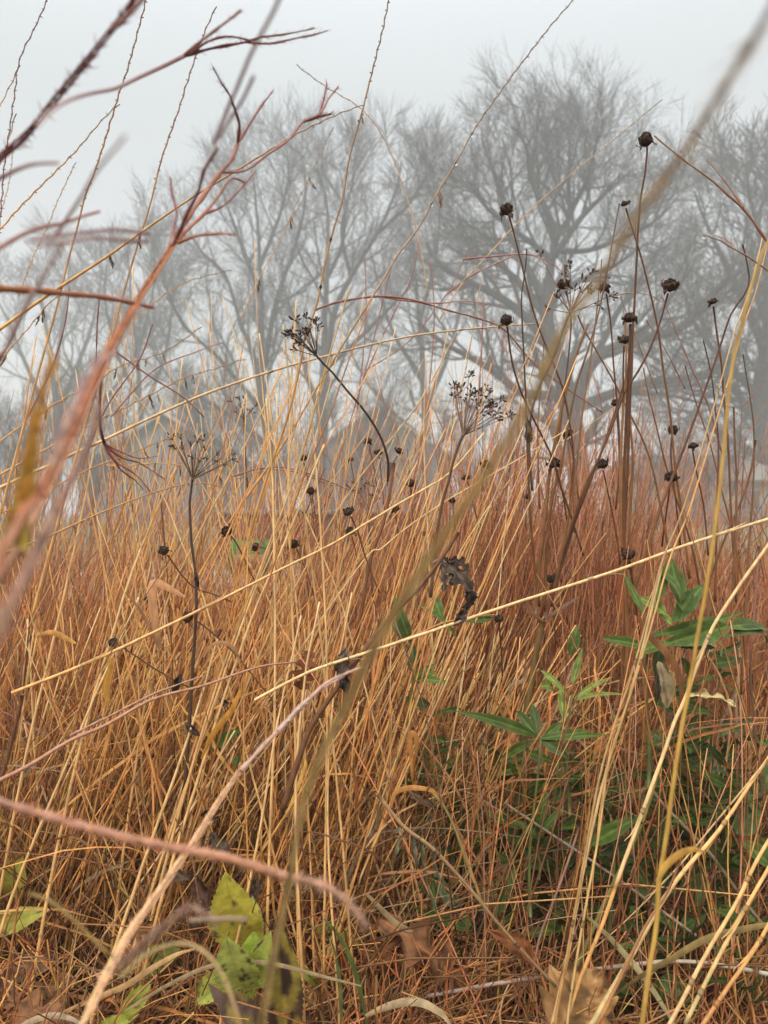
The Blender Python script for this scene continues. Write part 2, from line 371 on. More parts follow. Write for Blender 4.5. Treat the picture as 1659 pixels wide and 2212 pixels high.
# ------------------------------------------------------------------ houses
def wall_mat(name, col, course=.11, dark=.8):
    m, N, L = nt(name); out = N.new('ShaderNodeOutputMaterial'); b = N.new('ShaderNodeBsdfPrincipled')
    tc = N.new('ShaderNodeTexCoord'); wv = N.new('ShaderNodeTexWave'); wv.wave_type = 'BANDS'; wv.bands_direction = 'Z'; wv.wave_profile = 'SAW'
    wv.inputs['Scale'].default_value = 1 / course / 3.18 * .5; no = N.new('ShaderNodeTexNoise'); no.inputs['Scale'].default_value = 2.5
    bp = N.new('ShaderNodeBump'); bp.inputs['Strength'].default_value = .6; bp.inputs['Distance'].default_value = .02
    mr = N.new('ShaderNodeMapRange'); mr.inputs['To Min'].default_value = dark; mr.inputs['To Max'].default_value = 1.1
    mx = N.new('ShaderNodeVectorMath'); mx.operation = 'SCALE'; mx.inputs[0].default_value = col
    L.new(tc.outputs['Object'], wv.inputs['Vector']); L.new(tc.outputs['Object'], no.inputs['Vector']); L.new(no.outputs['Fac'], mr.inputs['Value'])
    L.new(mr.outputs[0], mx.inputs['Scale']); L.new(mx.outputs[0], b.inputs['Base Color']); L.new(wv.outputs['Fac'], bp.inputs['Height']); L.new(bp.outputs[0], b.inputs['Normal'])
    b.inputs['Roughness'].default_value = .8; L.new(b.outputs[0], out.inputs['Surface']); return m
def flat_mat(name, col, rough=.7):
    m, N, L = nt(name); out = N.new('ShaderNodeOutputMaterial'); b = N.new('ShaderNodeBsdfPrincipled'); b.inputs['Base Color'].default_value = (*col, 1); b.inputs['Roughness'].default_value = rough
    no = N.new('ShaderNodeTexNoise'); no.inputs['Scale'].default_value = 6; mr = N.new('ShaderNodeMapRange'); mr.inputs['To Min'].default_value = .8; mr.inputs['To Max'].default_value = 1.15
    mx = N.new('ShaderNodeVectorMath'); mx.operation = 'SCALE'; mx.inputs[0].default_value = col
    L.new(no.outputs['Fac'], mr.inputs['Value']); L.new(mr.outputs[0], mx.inputs['Scale']); L.new(mx.outputs[0], b.inputs['Base Color']); L.new(b.outputs[0], out.inputs['Surface']); return m
M_SIDING = wall_mat('grey_siding', (.29, .29, .285)); M_STONE = wall_mat('beige_stone', (.50, .43, .35), .3); M_ROOF = flat_mat('roof_shingle', (.11, .11, .11), .9)
M_TRIM = flat_mat('white_trim', (.46, .46, .45)); M_GLASS = flat_mat('window_glass', (.05, .06, .07), .1); M_DARKW = wall_mat('slate_siding', (.20, .20, .20))
def gable_house(name, label, x0, x1, eave, apex, d, depth, mw, trimw=.16):
    """gable end facing the camera; x0, x1, eave and apex are photo positions at distance d"""
    a = P(x0, eave, d); b = P(x1, eave, d); h = P(0, apex, d)[2]; xm = (a[0] + b[0]) / 2; z = a[2]
    root = thing(name, label, 'house', (xm, d, 0))
    m = MB(); v = [(a[0], d, 0), (b[0], d, 0), (b[0], d, z), (xm, d, h), (a[0], d, z)]; n = len(v)
    vv = v + [(x, y + depth, q) for x, y, q in v]
    m.add(vv, [(0, 1, 2, 4), (5, 9, 7, 6), (1, 6, 7, 2), (0, 4, 9, 5)], [(4, 2, 3), (9, 8, 7)]); part(m, 'wall', mw, root)
    r = MB(); oh = .35; sl = (h - z) / ((b[0] - a[0]) / 2)
    for sg, e in ((-1, a[0]), (1, b[0])):
        ex = e + sg * oh; ez = z - sl * oh
        q = [(ex, d - oh, ez), (xm, d - oh, h), (xm, d + depth + oh, h), (ex, d + depth + oh, ez)]
        r.add([(x, y, c + .02) for x, y, c in q] + [(x, y, c + .16) for x, y, c in q], [(0, 1, 2, 3), (4, 7, 6, 5), (0, 4, 5, 1), (1, 5, 6, 2), (2, 6, 7, 3), (3, 7, 4, 0)])
    part(r, 'roof', M_ROOF, root)
    t = MB()
    for sg, e in ((-1, a[0]), (1, b[0])):
        ex = e + sg * oh; ez = z - sl * oh
        q = [(ex, ez - trimw * .6), (xm, h - trimw * .6), (xm, h + .17), (ex, ez + .17)]
        t.add([(x, d - oh - .03, c) for x, c in q] + [(x, d - oh - .003, c) for x, c in q], [(0, 1, 2, 3), (4, 7, 6, 5), (0, 4, 5, 1), (3, 2, 6, 7), (0, 3, 7, 4), (1, 5, 6, 2)])
    part(t, 'bargeboard', M_TRIM, root)
    return root, xm, z, h
def window(root, x0, x1, z0, z1, y):
    f = MB(); w_ = .07
    for lo, hi in (((x0 - w_, y - .05, z0 - w_), (x1 + w_, y - .004, z0)), ((x0 - w_, y - .05, z1), (x1 + w_, y - .004, z1 + w_)), ((x0 - w_, y - .05, z0), (x0, y - .004, z1)), ((x1, y - .05, z0), (x1 + w_, y - .004, z1)), (((x0 + x1) / 2 - .02, y - .045, z0), ((x0 + x1) / 2 + .02, y - .02, z1))):
        f.box(lo, hi)
    fo = part(f, 'window', M_TRIM, root)
    p = MB(); p.box((x0, y - .018, z0), (x1, y - .006, z1)); o = p.build('pane', M_GLASS, fo, smooth=False, loc=tuple(root.location))
root, xm, z, h = gable_house('garden_shed', 'grey clapboard shed with pale gable boards, faint in the fog', 180, 530, 1010, 892, 46, 8, M_SIDING, .22)
p0 = P(433, 1030, 46); dp = MB(); dp.tubes(np.array([[p0[0], 45.9, 3.1], [p0[0], 45.9, .05]]), .07, (1, 1, 1), 8); part(dp, 'downpipe', M_TRIM, root)
root, xm, z, h = gable_house('gabled_house', 'low slate-grey gabled house half hidden by the tall oak', 660, 970, 985, 880, 66, 14, M_DARKW, .15)
window(root, P(730, 0, 66)[0], P(775, 0, 66)[0], 1.6, 3.4, 66); window(root, P(860, 0, 66)[0], P(905, 0, 66)[0], 1.6, 3.4, 66)
# stone house, eaves toward the camera
d = 46.; a = P(1395, 1040, d); b = P(1960, 1040, d)
root = thing('stone_house', 'beige stone house with a grey eave seen through the stalks', 'house', ((a[0] + b[0]) / 2, d, 0))
m = MB(); m.box((a[0], d, 0), (b[0], d + 9, a[2])); part(m, 'wall', M_STONE, root)
r = MB(); zt = P(0, 985, d)[2] - .6
r.add([(a[0] - .4, d - .8, a[2] - .05), (b[0] + .4, d - .8, a[2] - .05), (b[0] + .4, d + 3.5, zt + .7), (a[0] - .4, d + 3.5, zt + .7), (b[0] + .4, d + 9.6, a[2] - .05), (a[0] - .4, d + 9.6, a[2] - .05),
       (a[0] - .4, d - .8, a[2] + .12), (b[0] + .4, d - .8, a[2] + .12), (b[0] + .4, d + 3.5, zt + .9), (a[0] - .4, d + 3.5, zt + .9), (b[0] + .4, d + 9.6, a[2] + .12), (a[0] - .4, d + 9.6, a[2] + .12)],
      [(0, 3, 2, 1), (3, 5, 4, 2), (6, 7, 8, 9), (9, 8, 10, 11), (0, 1, 7, 6), (4, 5, 11, 10), (1, 2, 8, 7), (2, 4, 10, 8), (3, 0, 6, 9), (5, 3, 9, 11)])
part(r, 'roof', flat_mat('roof_grey', (.34, .31, .275), .9), root)
for q0, q1 in ((1470, 1500), (1600, 1640)): window(root, P(q0, 0, d)[0], P(q1, 0, d)[0], P(0, 1100, d)[2], P(0, 1060, d)[2], d)
# low brick wall with a pale coping, bin, green board
m, N, L = nt('dark_brick'); out = N.new('ShaderNodeOutputMaterial'); bs = N.new('ShaderNodeBsdfPrincipled'); bk = N.new('ShaderNodeTexBrick'); tc = N.new('ShaderNodeTexCoord'); mp = N.new('ShaderNodeMapping')
mp.inputs['Rotation'].default_value = (math.pi / 2, 0, 0); bk.inputs['Scale'].default_value = 4.; bk.inputs['Color1'].default_value = (.16, .06, .04, 1); bk.inputs['Color2'].default_value = (.10, .045, .035, 1); bk.inputs['Mortar'].default_value = (.16, .13, .11, 1); bk.inputs['Mortar Size'].default_value = .012
L.new(tc.outputs['Object'], mp.inputs['Vector']); L.new(mp.outputs[0], bk.inputs['Vector']); L.new(bk.outputs['Color'], bs.inputs['Base Color']); bs.inputs['Roughness'].default_value = .9; L.new(bs.outputs[0], out.inputs['Surface']); M_BRICK = m
d = 11.5; a = P(470, 1112, d); b = P(905, 1112, d)
root = thing('garden_wall', 'low dark red brick wall with a pale coping behind the straw', 'wall', ((a[0] + b[0]) / 2, d, 0))
m = MB(); m.box((a[0], d, 0), (b[0], d + .3, a[2])); part(m, 'wall', M_BRICK, root)
m = MB(); m.box((a[0] - .05, d - .05, a[2] + .002), (b[0] + .05, d + .35, a[2] + .07)); part(m, 'coping', flat_mat('coping_stone', (.24, .225, .215)), root)
c0 = P(734, 1170, 9.); root = thing('black_bin', 'small round black bin standing before the brick wall', 'bin', (c0[0], 9., 0))
m = MB(); zz = np.array([0, .03, .55, .56]); m.tubes(np.stack([np.full(4, c0[0]), np.full(4, 9.), zz], 1), np.array([[.10, .105, .125, .12]]), (.02, .02, .022), 16); part(m, 'body', plant_mat('bin_plastic', .4, 0, (5, 5, 5), .9, 1.1), root)
m = MB(); m.tubes(np.stack([np.full(3, c0[0]), np.full(3, 9.), np.array([.562, .60, .62])], 1), np.array([[.14, .14, .09]]), (.025, .025, .028), 16); part(m, 'lid', plant_mat('bin_lid', .4, 0, (5, 5, 5), .9, 1.1), root)
g0 = P(494, 1240, 4.6); g1 = P(583, 1166, 4.6); root = thing('garden_sign', 'small bright green board on two stakes behind the straw', 'sign', ((g0[0] + g1[0]) / 2, 4.6, 0))
m = MB(); m.box((g0[0], 4.6, g0[2]), (g1[0], 4.615, g1[2])); part(m, 'board', flat_mat('green_paint', (.015, .26, .06), .45), root)
m = MB(); zc = g0[2] + (g1[2] - g0[2]) * .42; m.box((g0[0] + .03, 4.594, zc - .035), (g1[0] - .02, 4.598, zc + .03)); part(m, 'pale_panel', flat_mat('pale_paint', (.30, .27, .16)), root)
for x_ in (g0[0] + .04, g1[0] - .04): m = MB(); m.box((x_ - .012, 4.617, -.02), (x_ + .012, 4.64, g1[2] - .02)); part(m, 'stake', flat_mat('stake_wood', (.25, .17, .1)), root)
# ------------------------------------------------------------------ masses of dry grass (nobody could count these)
def hcol(cols, n, amt=.14):
    c = np.array([cols[i] for i in rng.integers(0, len(cols), n)])
    return cap(c * np.exp(rng.normal(0, amt, (n, 1))) * np.exp(rng.normal(0, amt * .35, (n, 3))))
def stalks(x, d, h, tilt, tdep, bend, K=7, z0=None, wob=.004):
    """x, d base; h length; tilt sideways lean (rad, + to +x), tdep lean in depth; bend: extra sideways droop"""
    n = len(x); t = np.linspace(0, 1, K)[None, :]
    z0 = np.zeros(n) if z0 is None else z0
    sx_, cx_ = np.sin(tilt)[:, None], np.cos(tilt)[:, None]
    px = x[:, None] + h[:, None] * (sx_ * t + bend[:, None] * t ** 2.2) + wob * np.cumsum(rng.normal(0, 1, (n, K)), 1) * t
    py = d[:, None] + h[:, None] * np.sin(tdep)[:, None] * t + wob * np.cumsum(rng.normal(0, 1, (n, K)), 1) * t
    pz = z0[:, None] + h[:, None] * (cx_ * t - np.abs(bend[:, None]) * .55 * t ** 2.6)
    return np.stack([px, py, np.maximum(pz, .004)], -1)
def U(a, b, n): return rng.uniform(a, b, n)
def G(m, s, n): return rng.normal(m, s, n)
def taper(r, K, e=.4): return r[:, None] * np.linspace(1, e, K)[None]
# far reddish sward
mb = MB()
n = 5200; d = U(2.9, 4.8, n); x = U(-.56, .56, n) * d
h = U(.30, .56, n) + .12 * np.sin(x * 2.3 + d) + .12 * (x / d > -.1) 
gap = (x / d < -.26) & (x / d > -.46) & (rng.uniform(0, 1, n) < .85); h = np.where(gap, h * .35, h); h = np.where(x / d > .33, h * .72, h); h = np.where((x / d > -.25) & (x / d < -.11), h * .5, h)
mb.tubes(stalks(x, d, h, G(.03, .16, n), G(0, .12, n), G(0, .10, n)), taper(U(.0010, .0020, n), 7), hcol([RED, RUST, PINK, TAN, BROWN], n), 3)
tag(mb.build('far_grass', M_STEM), None, None, None, 'stuff')
# rust-red bunches, upright
mb = MB()
n = 4000; d = U(1.5, 2.9, n); u = U(.06, .60, n) ** .9; x = (u - .03) * d
h = U(.60, .99, n) * np.where(rng.uniform(0, 1, n) < .3, .8, 1.); h = np.where((x / d > .31) & (rng.uniform(0, 1, n) < .85), h * .66, h)
mb.tubes(stalks(x, d, h, G(.02, .10, n), G(0, .08, n), G(.02, .09, n)), taper(U(.0009, .0021, n), 7), hcol([RED, RUST, PINK, (.60, .30, .17), (.55, .25, .11), (.46, .2, .08), TAN, (.18, .075, .035), (.12, .05, .03)], n, .2), 3)
n = 2000; d = U(1.45, 3.0, n); x = U(-.55, .08, n) * d; h = U(.32, .64, n) * np.where(rng.uniform(0, 1, n) < .16, 1.4, 1); h = np.where((x / d > -.25) & (x / d < -.11) & (rng.uniform(0, 1, n) < .85), np.minimum(h, .46), h)
gap = (x / d < -.27) & (x / d > -.45) & (rng.uniform(0, 1, n) < .6); h = np.where(gap, h * .4, h)
mb.tubes(stalks(x, d, h, G(.10, .18, n), G(0, .1, n), G(.02, .12, n)), taper(U(.0008, .0016, n), 7), hcol([RED, RUST, PINK, TAN, (.55, .3, .14)], n, .2), 3)
n = 1100; d = U(1.8, 3.2, n); x = U(-.52, .08, n) * d
h = U(.52, .86, n); h = np.where((x / d > -.235) & (x / d < -.12) & (rng.uniform(0, 1, n) < .8), np.minimum(h, .5), h)
mb.tubes(stalks(x, d, h, G(.06, .2, n), G(0, .12, n), G(.02, .12, n)), taper(U(.0009, .0018, n), 7), hcol([RED, RUST, RUST, PINK, (.5, .25, .12), BROWN], n, .2), 3)
n = 300; d = U(1.35, 2.3, n); bx = G(1080, 260, n); x = (bx - CX) / F * d
ps = stalks(x, d, U(.80, 1.16, n) * np.where(bx > 1420, .85, 1), G(.0, .20, n), G(0, .08, n), G(.02, .13, n), K=9, wob=.003)
mb.tubes(ps, taper(U(.0006, .0011, n), 9, .35), hcol([RED, RUST, RUST, PINK, (.5, .22, .1)], n, .2), 3)
k = np.repeat(np.arange(n), 3); f = U(.62, .95, 3 * n); i0 = (f * 8).astype(int).clip(0, 7); st = ps[k, i0]; tg = unit(ps[k, i0 + 1] - st)
dr = unit(tg + G(0, .35, (3 * n, 3)) * np.array([1, .6, .4])); t = np.linspace(0, 1, 5)[None, :, None]
mb.tubes(st[:, None] + dr[:, None] * U(.05, .13, 3 * n)[:, None, None] * t - np.array([0, 0, .012]) * t ** 2, taper(U(.0005, .0009, 3 * n), 5, .4), hcol([RED, RUST, PINK], 3 * n, .2), 3)
n = 1000; d = U(1.3, 2.3, n); x = U(-.54, .50, n) * d
mb.tubes(stalks(x, d, U(.55, 1.0, n) * np.where(x / d > .33, .8, 1), G(.05, .36, n), G(0, .12, n), G(.02, .12, n)), taper(U(.0006, .0012, n), 7), hcol([RED, RUST, RUST, PINK, (.5, .25, .12)], n, .2), 3)
tag(mb.build('rust_grass', M_STEM), None, None, None, 'stuff')
# straw stems of the middle
mb = MB()
n = 2000; d = U(1.15, 2.3, n); x = U(-.54, .12, n) * d; h = U(.25, .66, n) * np.where(rng.uniform(0, 1, n) < .15, 1.3, 1); h = np.where((x / d > -.27) & (x / d < -.11) & (rng.uniform(0, 1, n) < .8), np.minimum(h, .45), h)
tl = np.where(rng.uniform(0, 1, n) < .68, G(.30, .16, n), G(-.12, .2, n))
mb.tubes(stalks(x, d, h, tl, G(0, .1, n), G(.02, .06, n), wob=.003), taper(U(.0009, .0019, n), 7, .5), hcol([STRAW, TAN, TAN, (.60, .31, .12), (.46, .22, .09), (.26, .11, .045), RUST, (.16, .07, .03), (.11, .05, .025)], n, .2), 4)
n = 900; d = U(1.12, 1.55, n); x = U(-.54, .06, n) * d; h = U(.25, .60, n)
mb.tubes(stalks(x, d, h, np.where(rng.uniform(0, 1, n) < .8, G(.36, .14, n), G(-.15, .2, n)), G(0, .1, n), G(.02, .05, n), wob=.003), taper(U(.0012, .0026, n), 7, .5), hcol([STRAW, STRAW, STRAWP, TAN, (.62, .36, .15)], n, .15), 5)
n = 420; d = U(1.25, 2.2, n); x = U(.08, .52, n) * d; h = U(.25, .6, n)
mb.tubes(stalks(x, d, h, G(.12, .25, n), G(0, .12, n), G(.02, .08, n), wob=.003), taper(U(.0009, .0018, n), 7, .5), hcol([STRAW, TAN, RUST, (.45, .22, .10), GREY], n), 4)
tag(mb.build('straw_grass', M_STEM), None, None, None, 'stuff')
# a few stems standing in front of the green plants
n = 80; d = U(.94, 1.06, n); x = U(.07, .52, n) * d
mb = MB(); mb.tubes(stalks(x, d, U(.30, .70, n), G(.06, .22, n), G(0, .1, n), G(.02, .1, n), K=9, wob=.003), taper(U(.0007, .0014, n), 9, .5), hcol([RUST, TAN, STRAW, PINK, (.3, .13, .06)], n, .2), 5)
tag(mb.build('screening_grass', M_STEM), None, None, None, 'stuff')
# low thatch
mb = MB()
n = 6500; d = 1.07 + 2.0 * U(0, 1, n) ** 1.3; u = U(-.56, .56, n); d = np.where((u > .12) & (d < 1.32) & (rng.uniform(0, 1, n) < .6), d + .3, d); x = u * d
ln = U(.10, .42, n); tl = G(.35, .75, n); z0 = U(0, .10, n)
p = stalks(x, d, ln, tl, G(0, .5, n), G(0, .18, n), K=5, z0=z0, wob=.006)
mb.tubes(p, taper(U(.0007, .0018, n), 5, .6), hcol([TAN, (.38, .18, .075), (.28, .13, .05), (.20, .10, .045), (.24, .15, .08), (.15, .07, .03), (.5, .3, .13)], n, .28), 3)
n = 2600; d = 1.08 + 1.9 * U(0, 1, n) ** 1.3; u = U(-.56, .56, n); d = np.where((u > .12) & (d < 1.32) & (rng.uniform(0, 1, n) < .6), d + .3, d); x = u * d
mb.tubes(stalks(x, d, U(.18, .5, n), G(.22, .22, n), G(0, .15, n), G(0, .08, n), K=5, wob=.004), taper(U(.0008, .0020, n), 5, .6), hcol([TAN, (.5, .27, .12), (.38, .18, .08), STRAW, BROWN], n, .2), 3)
n = 1700; d = U(.93, 1.08, n); u = U(-.56, .56, n); u = np.where((u > -.24) & (u < -.11) & (rng.uniform(0, 1, n) < .75), u + .16, u); x = u * d
mb.tubes(stalks(x, d, U(.05, .20, n), G(.35, .8, n), G(0, .5, n), G(0, .2, n), K=5, z0=U(0, .05, n), wob=.005), taper(U(.0008, .0019, n), 5, .6), hcol([TAN, (.5, .27, .12), (.34, .16, .07), STRAW, (.2, .1, .045), RUST], n, .25), 4)
tag(mb.build('thatch', M_STEM), None, None, None, 'stuff')
# dry curling leaf blades
mb = MB()
n = 2200; d = 1.04 + 1.5 * U(0, 1, n) ** 1.2; x = U(-.56, .56, n) * d; ln = U(.10, .32, n)
p = stalks(x, d, ln, G(.2, .6, n), G(0, .4, n), G(0, .5, n), K=9, z0=U(.0, .50, n) ** 1.5, wob=.006)
side = unit(G(0, 1, (n, 3)) * np.array([1, 1, .25])); tw = U(-2, 2, n)[:, None] * np.linspace(0, 1, 9)[None]
S = side[:, None, :] * np.cos(tw)[..., None] + np.cross(side, [0, 0, 1.])[:, None, :] * np.sin(tw)[..., None]
mb.ribbons(p, U(.0022, .0055, n)[:, None] * (np.sin(np.linspace(.35, 3.1, 9)) ** .7)[None], S, hcol([TAN, ORANGE, (.5, .28, .12), GREY, (.36, .17, .08), STRAW], n, .2), .4)
tag(mb.build('dry_blades', M_BLADE), None, None, None, 'stuff')
# the same grass carrying on past both sides of the bed
mb = MB()
n = 3600; d = 1. + 4. * U(0, 1, n) ** 1.4; x = U(.53, .95, n) * d * np.where(rng.uniform(0, 1, n) < .5, 1, -1)
mb.tubes(stalks(x, d, U(.25, .85, n), G(.08, .25, n), G(0, .12, n), G(.02, .1, n)), taper(U(.0010, .0020, n), 7), hcol([RED, RUST, TAN, STRAW, BROWN, (.5, .25, .1)], n, .2), 3)
tag(mb.build('side_grass', M_STEM), None, None, None, 'stuff')
# leaf litter crumbs on the soil
mb = MB()
n = 1600; d = U(.8, 2.6, n); x = U(-.56, .56, n) * d; ln = U(.015, .05, n)
az = U(0, 6.28, n); t = np.linspace(0, 1, 4)[None, :, None]
dr = np.stack([np.cos(az), np.sin(az), G(0, .35, n)], 1)
p = np.stack([x, d, U(.012, .05, n)], 1)[:, None] + dr[:, None] * ln[:, None, None] * t; p[..., 2] += .01 * np.sin(t[..., 0] * 3.1)
mb.ribbons(p, ln[:, None] * .55 * np.array([[.3, .9, .9, .2]]), unit(np.cross(dr, [0, 0, 1.]) + G(0, .3, (n, 3)))[:, None, :], hcol([BROWN, (.3, .16, .08), (.14, .08, .05), (.42, .25, .13)], n, .25), .3)
tag(mb.build('leaf_litter', M_DEAD), None, None, None, 'stuff')
# ------------------------------------------------------------------ straw stalks one can tell apart as a fan
def single(name, pts, rad, col, mat, label, cat, group=None, sides=5, node=True):
    m = MB(); pts = np.asarray(pts); K = len(pts)
    m.tubes(pts, np.asarray(rad)[None], np.asarray(col), sides)
    if node and K > 5:
        for k in range(2, K - 1, max(3, K // 3)):
            q = pts[k - 1:k + 2]; mid = (q[1] + (q[0] - q[1]) * .08 / max(1e-6, np.linalg.norm(q[0] - q[1])) * .04); e = unit(q[2] - q[0]) * .0035
            m.tubes(np.stack([q[1] - e, q[1], q[1] + e]), (np.array([1.02, 1.35, 1.02]) * rad[k])[None], np.asarray(col[0] if np.ndim(col) > 1 else col) * .75, sides)
    o = m.build(name, mat, None, loc=tuple(pts[0])); return tag(o, label, cat, group)
n = 170
bx = U(470, 900, n); d = U(1.0, 1.75, n); x = (bx - CX) / F * d - .10
h = U(.72, 1.12, n); tl = np.where(rng.uniform(0, 1, n) < .62, G(.28, .12, n), G(-.13, .12, n)); td = G(.02, .06, n)
pp = stalks(x, d, h, tl, td, G(.01, .03, n), K=14, wob=.0022)
for i in range(n):
    c = jitter_col(STRAW if i % 3 else STRAWP, 1, .1)[0]; r = rng.uniform(.0010, .0020)
    t = np.linspace(0, 1, 14)
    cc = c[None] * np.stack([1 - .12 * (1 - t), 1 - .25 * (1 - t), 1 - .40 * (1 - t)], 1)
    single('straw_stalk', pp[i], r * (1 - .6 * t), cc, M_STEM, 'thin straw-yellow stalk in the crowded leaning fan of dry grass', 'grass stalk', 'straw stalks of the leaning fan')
n = 105
bx = U(40, 540, n); d = U(1.05, 1.8, n); x = (bx - CX) / F * d - .16
pp = stalks(x, d, U(.60, 1.08, n), np.where(rng.uniform(0, 1, n) < .75, G(.34, .13, n), G(-.25, .12, n)), G(.02, .06, n), G(.02, .04, n), K=14, wob=.0025)
for i in range(n):
    c = jitter_col(STRAW if i % 3 else TAN, 1, .1)[0]; r = rng.uniform(.0012, .0023); t = np.linspace(0, 1, 14)
    single('straw_stalk', pp[i], r * (1 - .55 * t), c[None] * np.stack([1 - .1 * (1 - t), 1 - .2 * (1 - t), 1 - .35 * (1 - t)], 1), M_STEM, 'slanting straw-coloured stalk in the thinner grass by the blurred red blades', 'grass stalk', 'slanting stalks by the red blades')
n = 70
bx = U(60, 560, n); d = U(1.2, 2.0, n); x = (bx - CX) / F * d - .08
pp = stalks(x, d, U(.62, .98, n), G(.14, .16, n), G(.02, .06, n), G(.03, .07, n), K=12, wob=.004)
for i in range(n):
    c = jitter_col([RUST, RED, PINK, (.5, .22, .12)][i % 4], 1, .14)[0]; r = rng.uniform(.0008, .0014); t = np.linspace(0, 1, 12)
    single('rust_stalk', pp[i], r * (1 - .6 * t), c, M_STEM, 'fine rust-red stalk among the slanting straw near the grey shed', 'grass stalk', 'rust-red stalks near the grey shed')
n = 110
bx = U(920, 1640, n); d = U(1.35, 2.0, n); x = (bx - CX) / F * d - .03
pp = stalks(x, d, U(.62, .96, n) * np.where(bx > 1450, .85, 1), G(.03, .13, n), G(.02, .06, n), G(.01, .05, n), K=12, wob=.003)
for i in range(n):
    c = jitter_col([RUST, RED, PINK, TAN][i % 4], 1, .14)[0]; r = rng.uniform(.0010, .0017); t = np.linspace(0, 1, 12)
    single('rust_stalk', pp[i], r * (1 - .6 * t), c, M_STEM, 'slender rust-red stalk in the upright bunch behind the seed heads', 'grass stalk', 'rust-red stalks behind the seed heads')
# ------------------------------------------------------------------ stalks followed one by one
def stalk(label, s, d0, d1, w0, w1, col, name='grass_stalk', col2=None, wob=.25, sides=6, group=None, nodes=0, mat=None, cat='grass stalk', step=18, root=False):
    if root:
        q = pix(s) if isinstance(s, str) else np.asarray(s); yg = CY + .685 / d0 * F; k = unit(q[0] - q[1])
        if k[1] > .3: q = np.concatenate([[q[0] + k * (yg - q[0][1]) / k[1] * np.array([.75, 1])], q]); s = q
    p, dep, t = trace(s, d0, d1, step, wob)
    r = .5 * (w0 + (w1 - w0) * t) / F * dep
    c0 = np.array(col); c1 = np.array(col2 if col2 is not None else col)
    c = c0[None] * (1 - t[:, None]) + c1[None] * t[:, None]
    c = cap(c * np.exp(np.cumsum(rng.normal(0, .03, (len(t), 1)), 0)))
    m = MB(); m.tubes(p, r[None], c, sides)
    for k in range(nodes):
        i = int((k + .6) / nodes * (len(p) - 2)) + 1; e = unit(p[i] - p[i - 1]) * .004
        m.tubes(np.stack([p[i] - e, p[i], p[i] + e]), (np.array([1.03, 1.4, 1.03]) * r[i])[None], c[i] * .6, sides)
        if rng.uniform() < .65 and i + 5 < len(p):
            q = p[i:i + 5]; nn = unit(np.cross(e, [0, 1, .2])) * (1 if rng.uniform() < .5 else -1)
            m.ribbons(q + nn * (r[i] * np.array([1.05, 1.15, 1.3, 2.0, rng.uniform(2.5, 6)]))[:, None], r[i] * np.array([[1.9, 2.1, 1.9, 1.3, .3]]), np.cross(nn, e)[None, None], c[i] * rng.uniform(.6, .95), .5)
    o = m.build(name, mat or M_STEM, None, loc=tuple(p[0]))
    return tag(o, label, cat, group)
# straw and gold stalks in focus
stalk('long smooth straw stalk rising across the grass from a snapped lower end', '-40,1075 0,1053 150,983 300,913 450,848 600,798 700,770 830,738 980,715 1160,699', 1.0, 1.12, 7.5, 3, STRAWP, col2=(.6, .42, .25), nodes=3)
stalk('thick straw stalk with a snapped brown end lying across the lower fan', '25,1497 200,1427 400,1332 500,1282 640,1212 720,1172 829,1106 900,1065 960,1030 1000,990 1045,935', .92, 1.1, 7.5, 3.5, STRAW, col2=STRAWP, nodes=4)
stalk('brown broken base below the snapped straw stalk', '48,1500 40,1540 20,1620 -10,1720', .92, .95, 9, 10, BROWN)
stalk('bright straw stalk crossing in front of the seed head stems to the frame edge', '550,1512 648,1461 700,1440 829,1397 980,1346 1130,1296 1330,1230 1495,1170 1670,1118', .93, .98, 6.5, 7, STRAWP, nodes=4)
stalk('dull straw stalk lying close beneath the bright crossing stalk', '770,1415 829,1396 900,1372 960,1345 1000,1338', .97, .97, 6, 4, TAN)
F3 = '1650,500 1620,625 1588,715 1552,845 1520,953 1474,1106 1430,1216 1395,1346 1360,1466 1330,1556 1302,1650 1270,1804 1232,2009 1205,2170 1198,2230'
stalk('tall pale straw stalk, paler one of the close pair', F3, .98, .85, 2.5, 6.5, STRAWP, col2=STRAW, nodes=3)
q = pix(F3); q[:, 0] += np.linspace(14, 16, len(q)); q[-4:, 0] += 10
stalk('tall straw stalk, darker edged one of the close pair', q, 1.0, .87, 2.5, 6, STRAW, col2=(.62, .42, .17), nodes=3)
q2 = pix('1430,1225 1370,1470 1310,1660 1262,1860 1225,2060 1190,2225')
stalk('straw stalk tucked behind the close pale pair', q2, .95, .9, 5, 8, (.66, .44, .2), nodes=2)
stalk('soft golden stalk hanging near the lens down the side', '1672,500 1640,565 1602,700 1580,800 1560,1000 1540,1170 1505,1390 1470,1600 1442,1800 1425,1905 1420,2000 1405,2085 1385,2225',   .50, .56, 6, 11, GOLD, nodes=0)
stalk('rigid straw stalk leaning in from the frame edge with a kinked joint', '1668,1165 1570,1306 1530,1376 1485,1496 1455,1566 1422,1659 1380,1774 1330,1914', .95, .9, 7, 9, STRAWP, nodes=2)
stalk('lower straw stalk below the kinked joint', '1330,1914 1300,2000 1255,2109 1225,2200', .9, .88, 9, 8, STRAW)
stalk('straw stalk with a split sheath leaning from the frame edge', '1690,1590 1645,1659 1555,1794 1455,1914 1370,2059 1275,2220', .95, .8, 6, 14, STRAW, col2=(.5, .38, .17), nodes=2)
stalk('brown-edged sheath blade pressed along the leaning split stalk', '1470,1860 1440,1930 1400,1990 1340,2110 1290,2215', .84, .80, 5, 10, BROWN, col2=TAN)
stalk('steep straw stalk, upper one of the corner pair', '1680,1840 1655,1885 1560,2055 1480,2212', .82, .78, 8, 10, STRAW, col2=(.6, .46, .2), nodes=2)
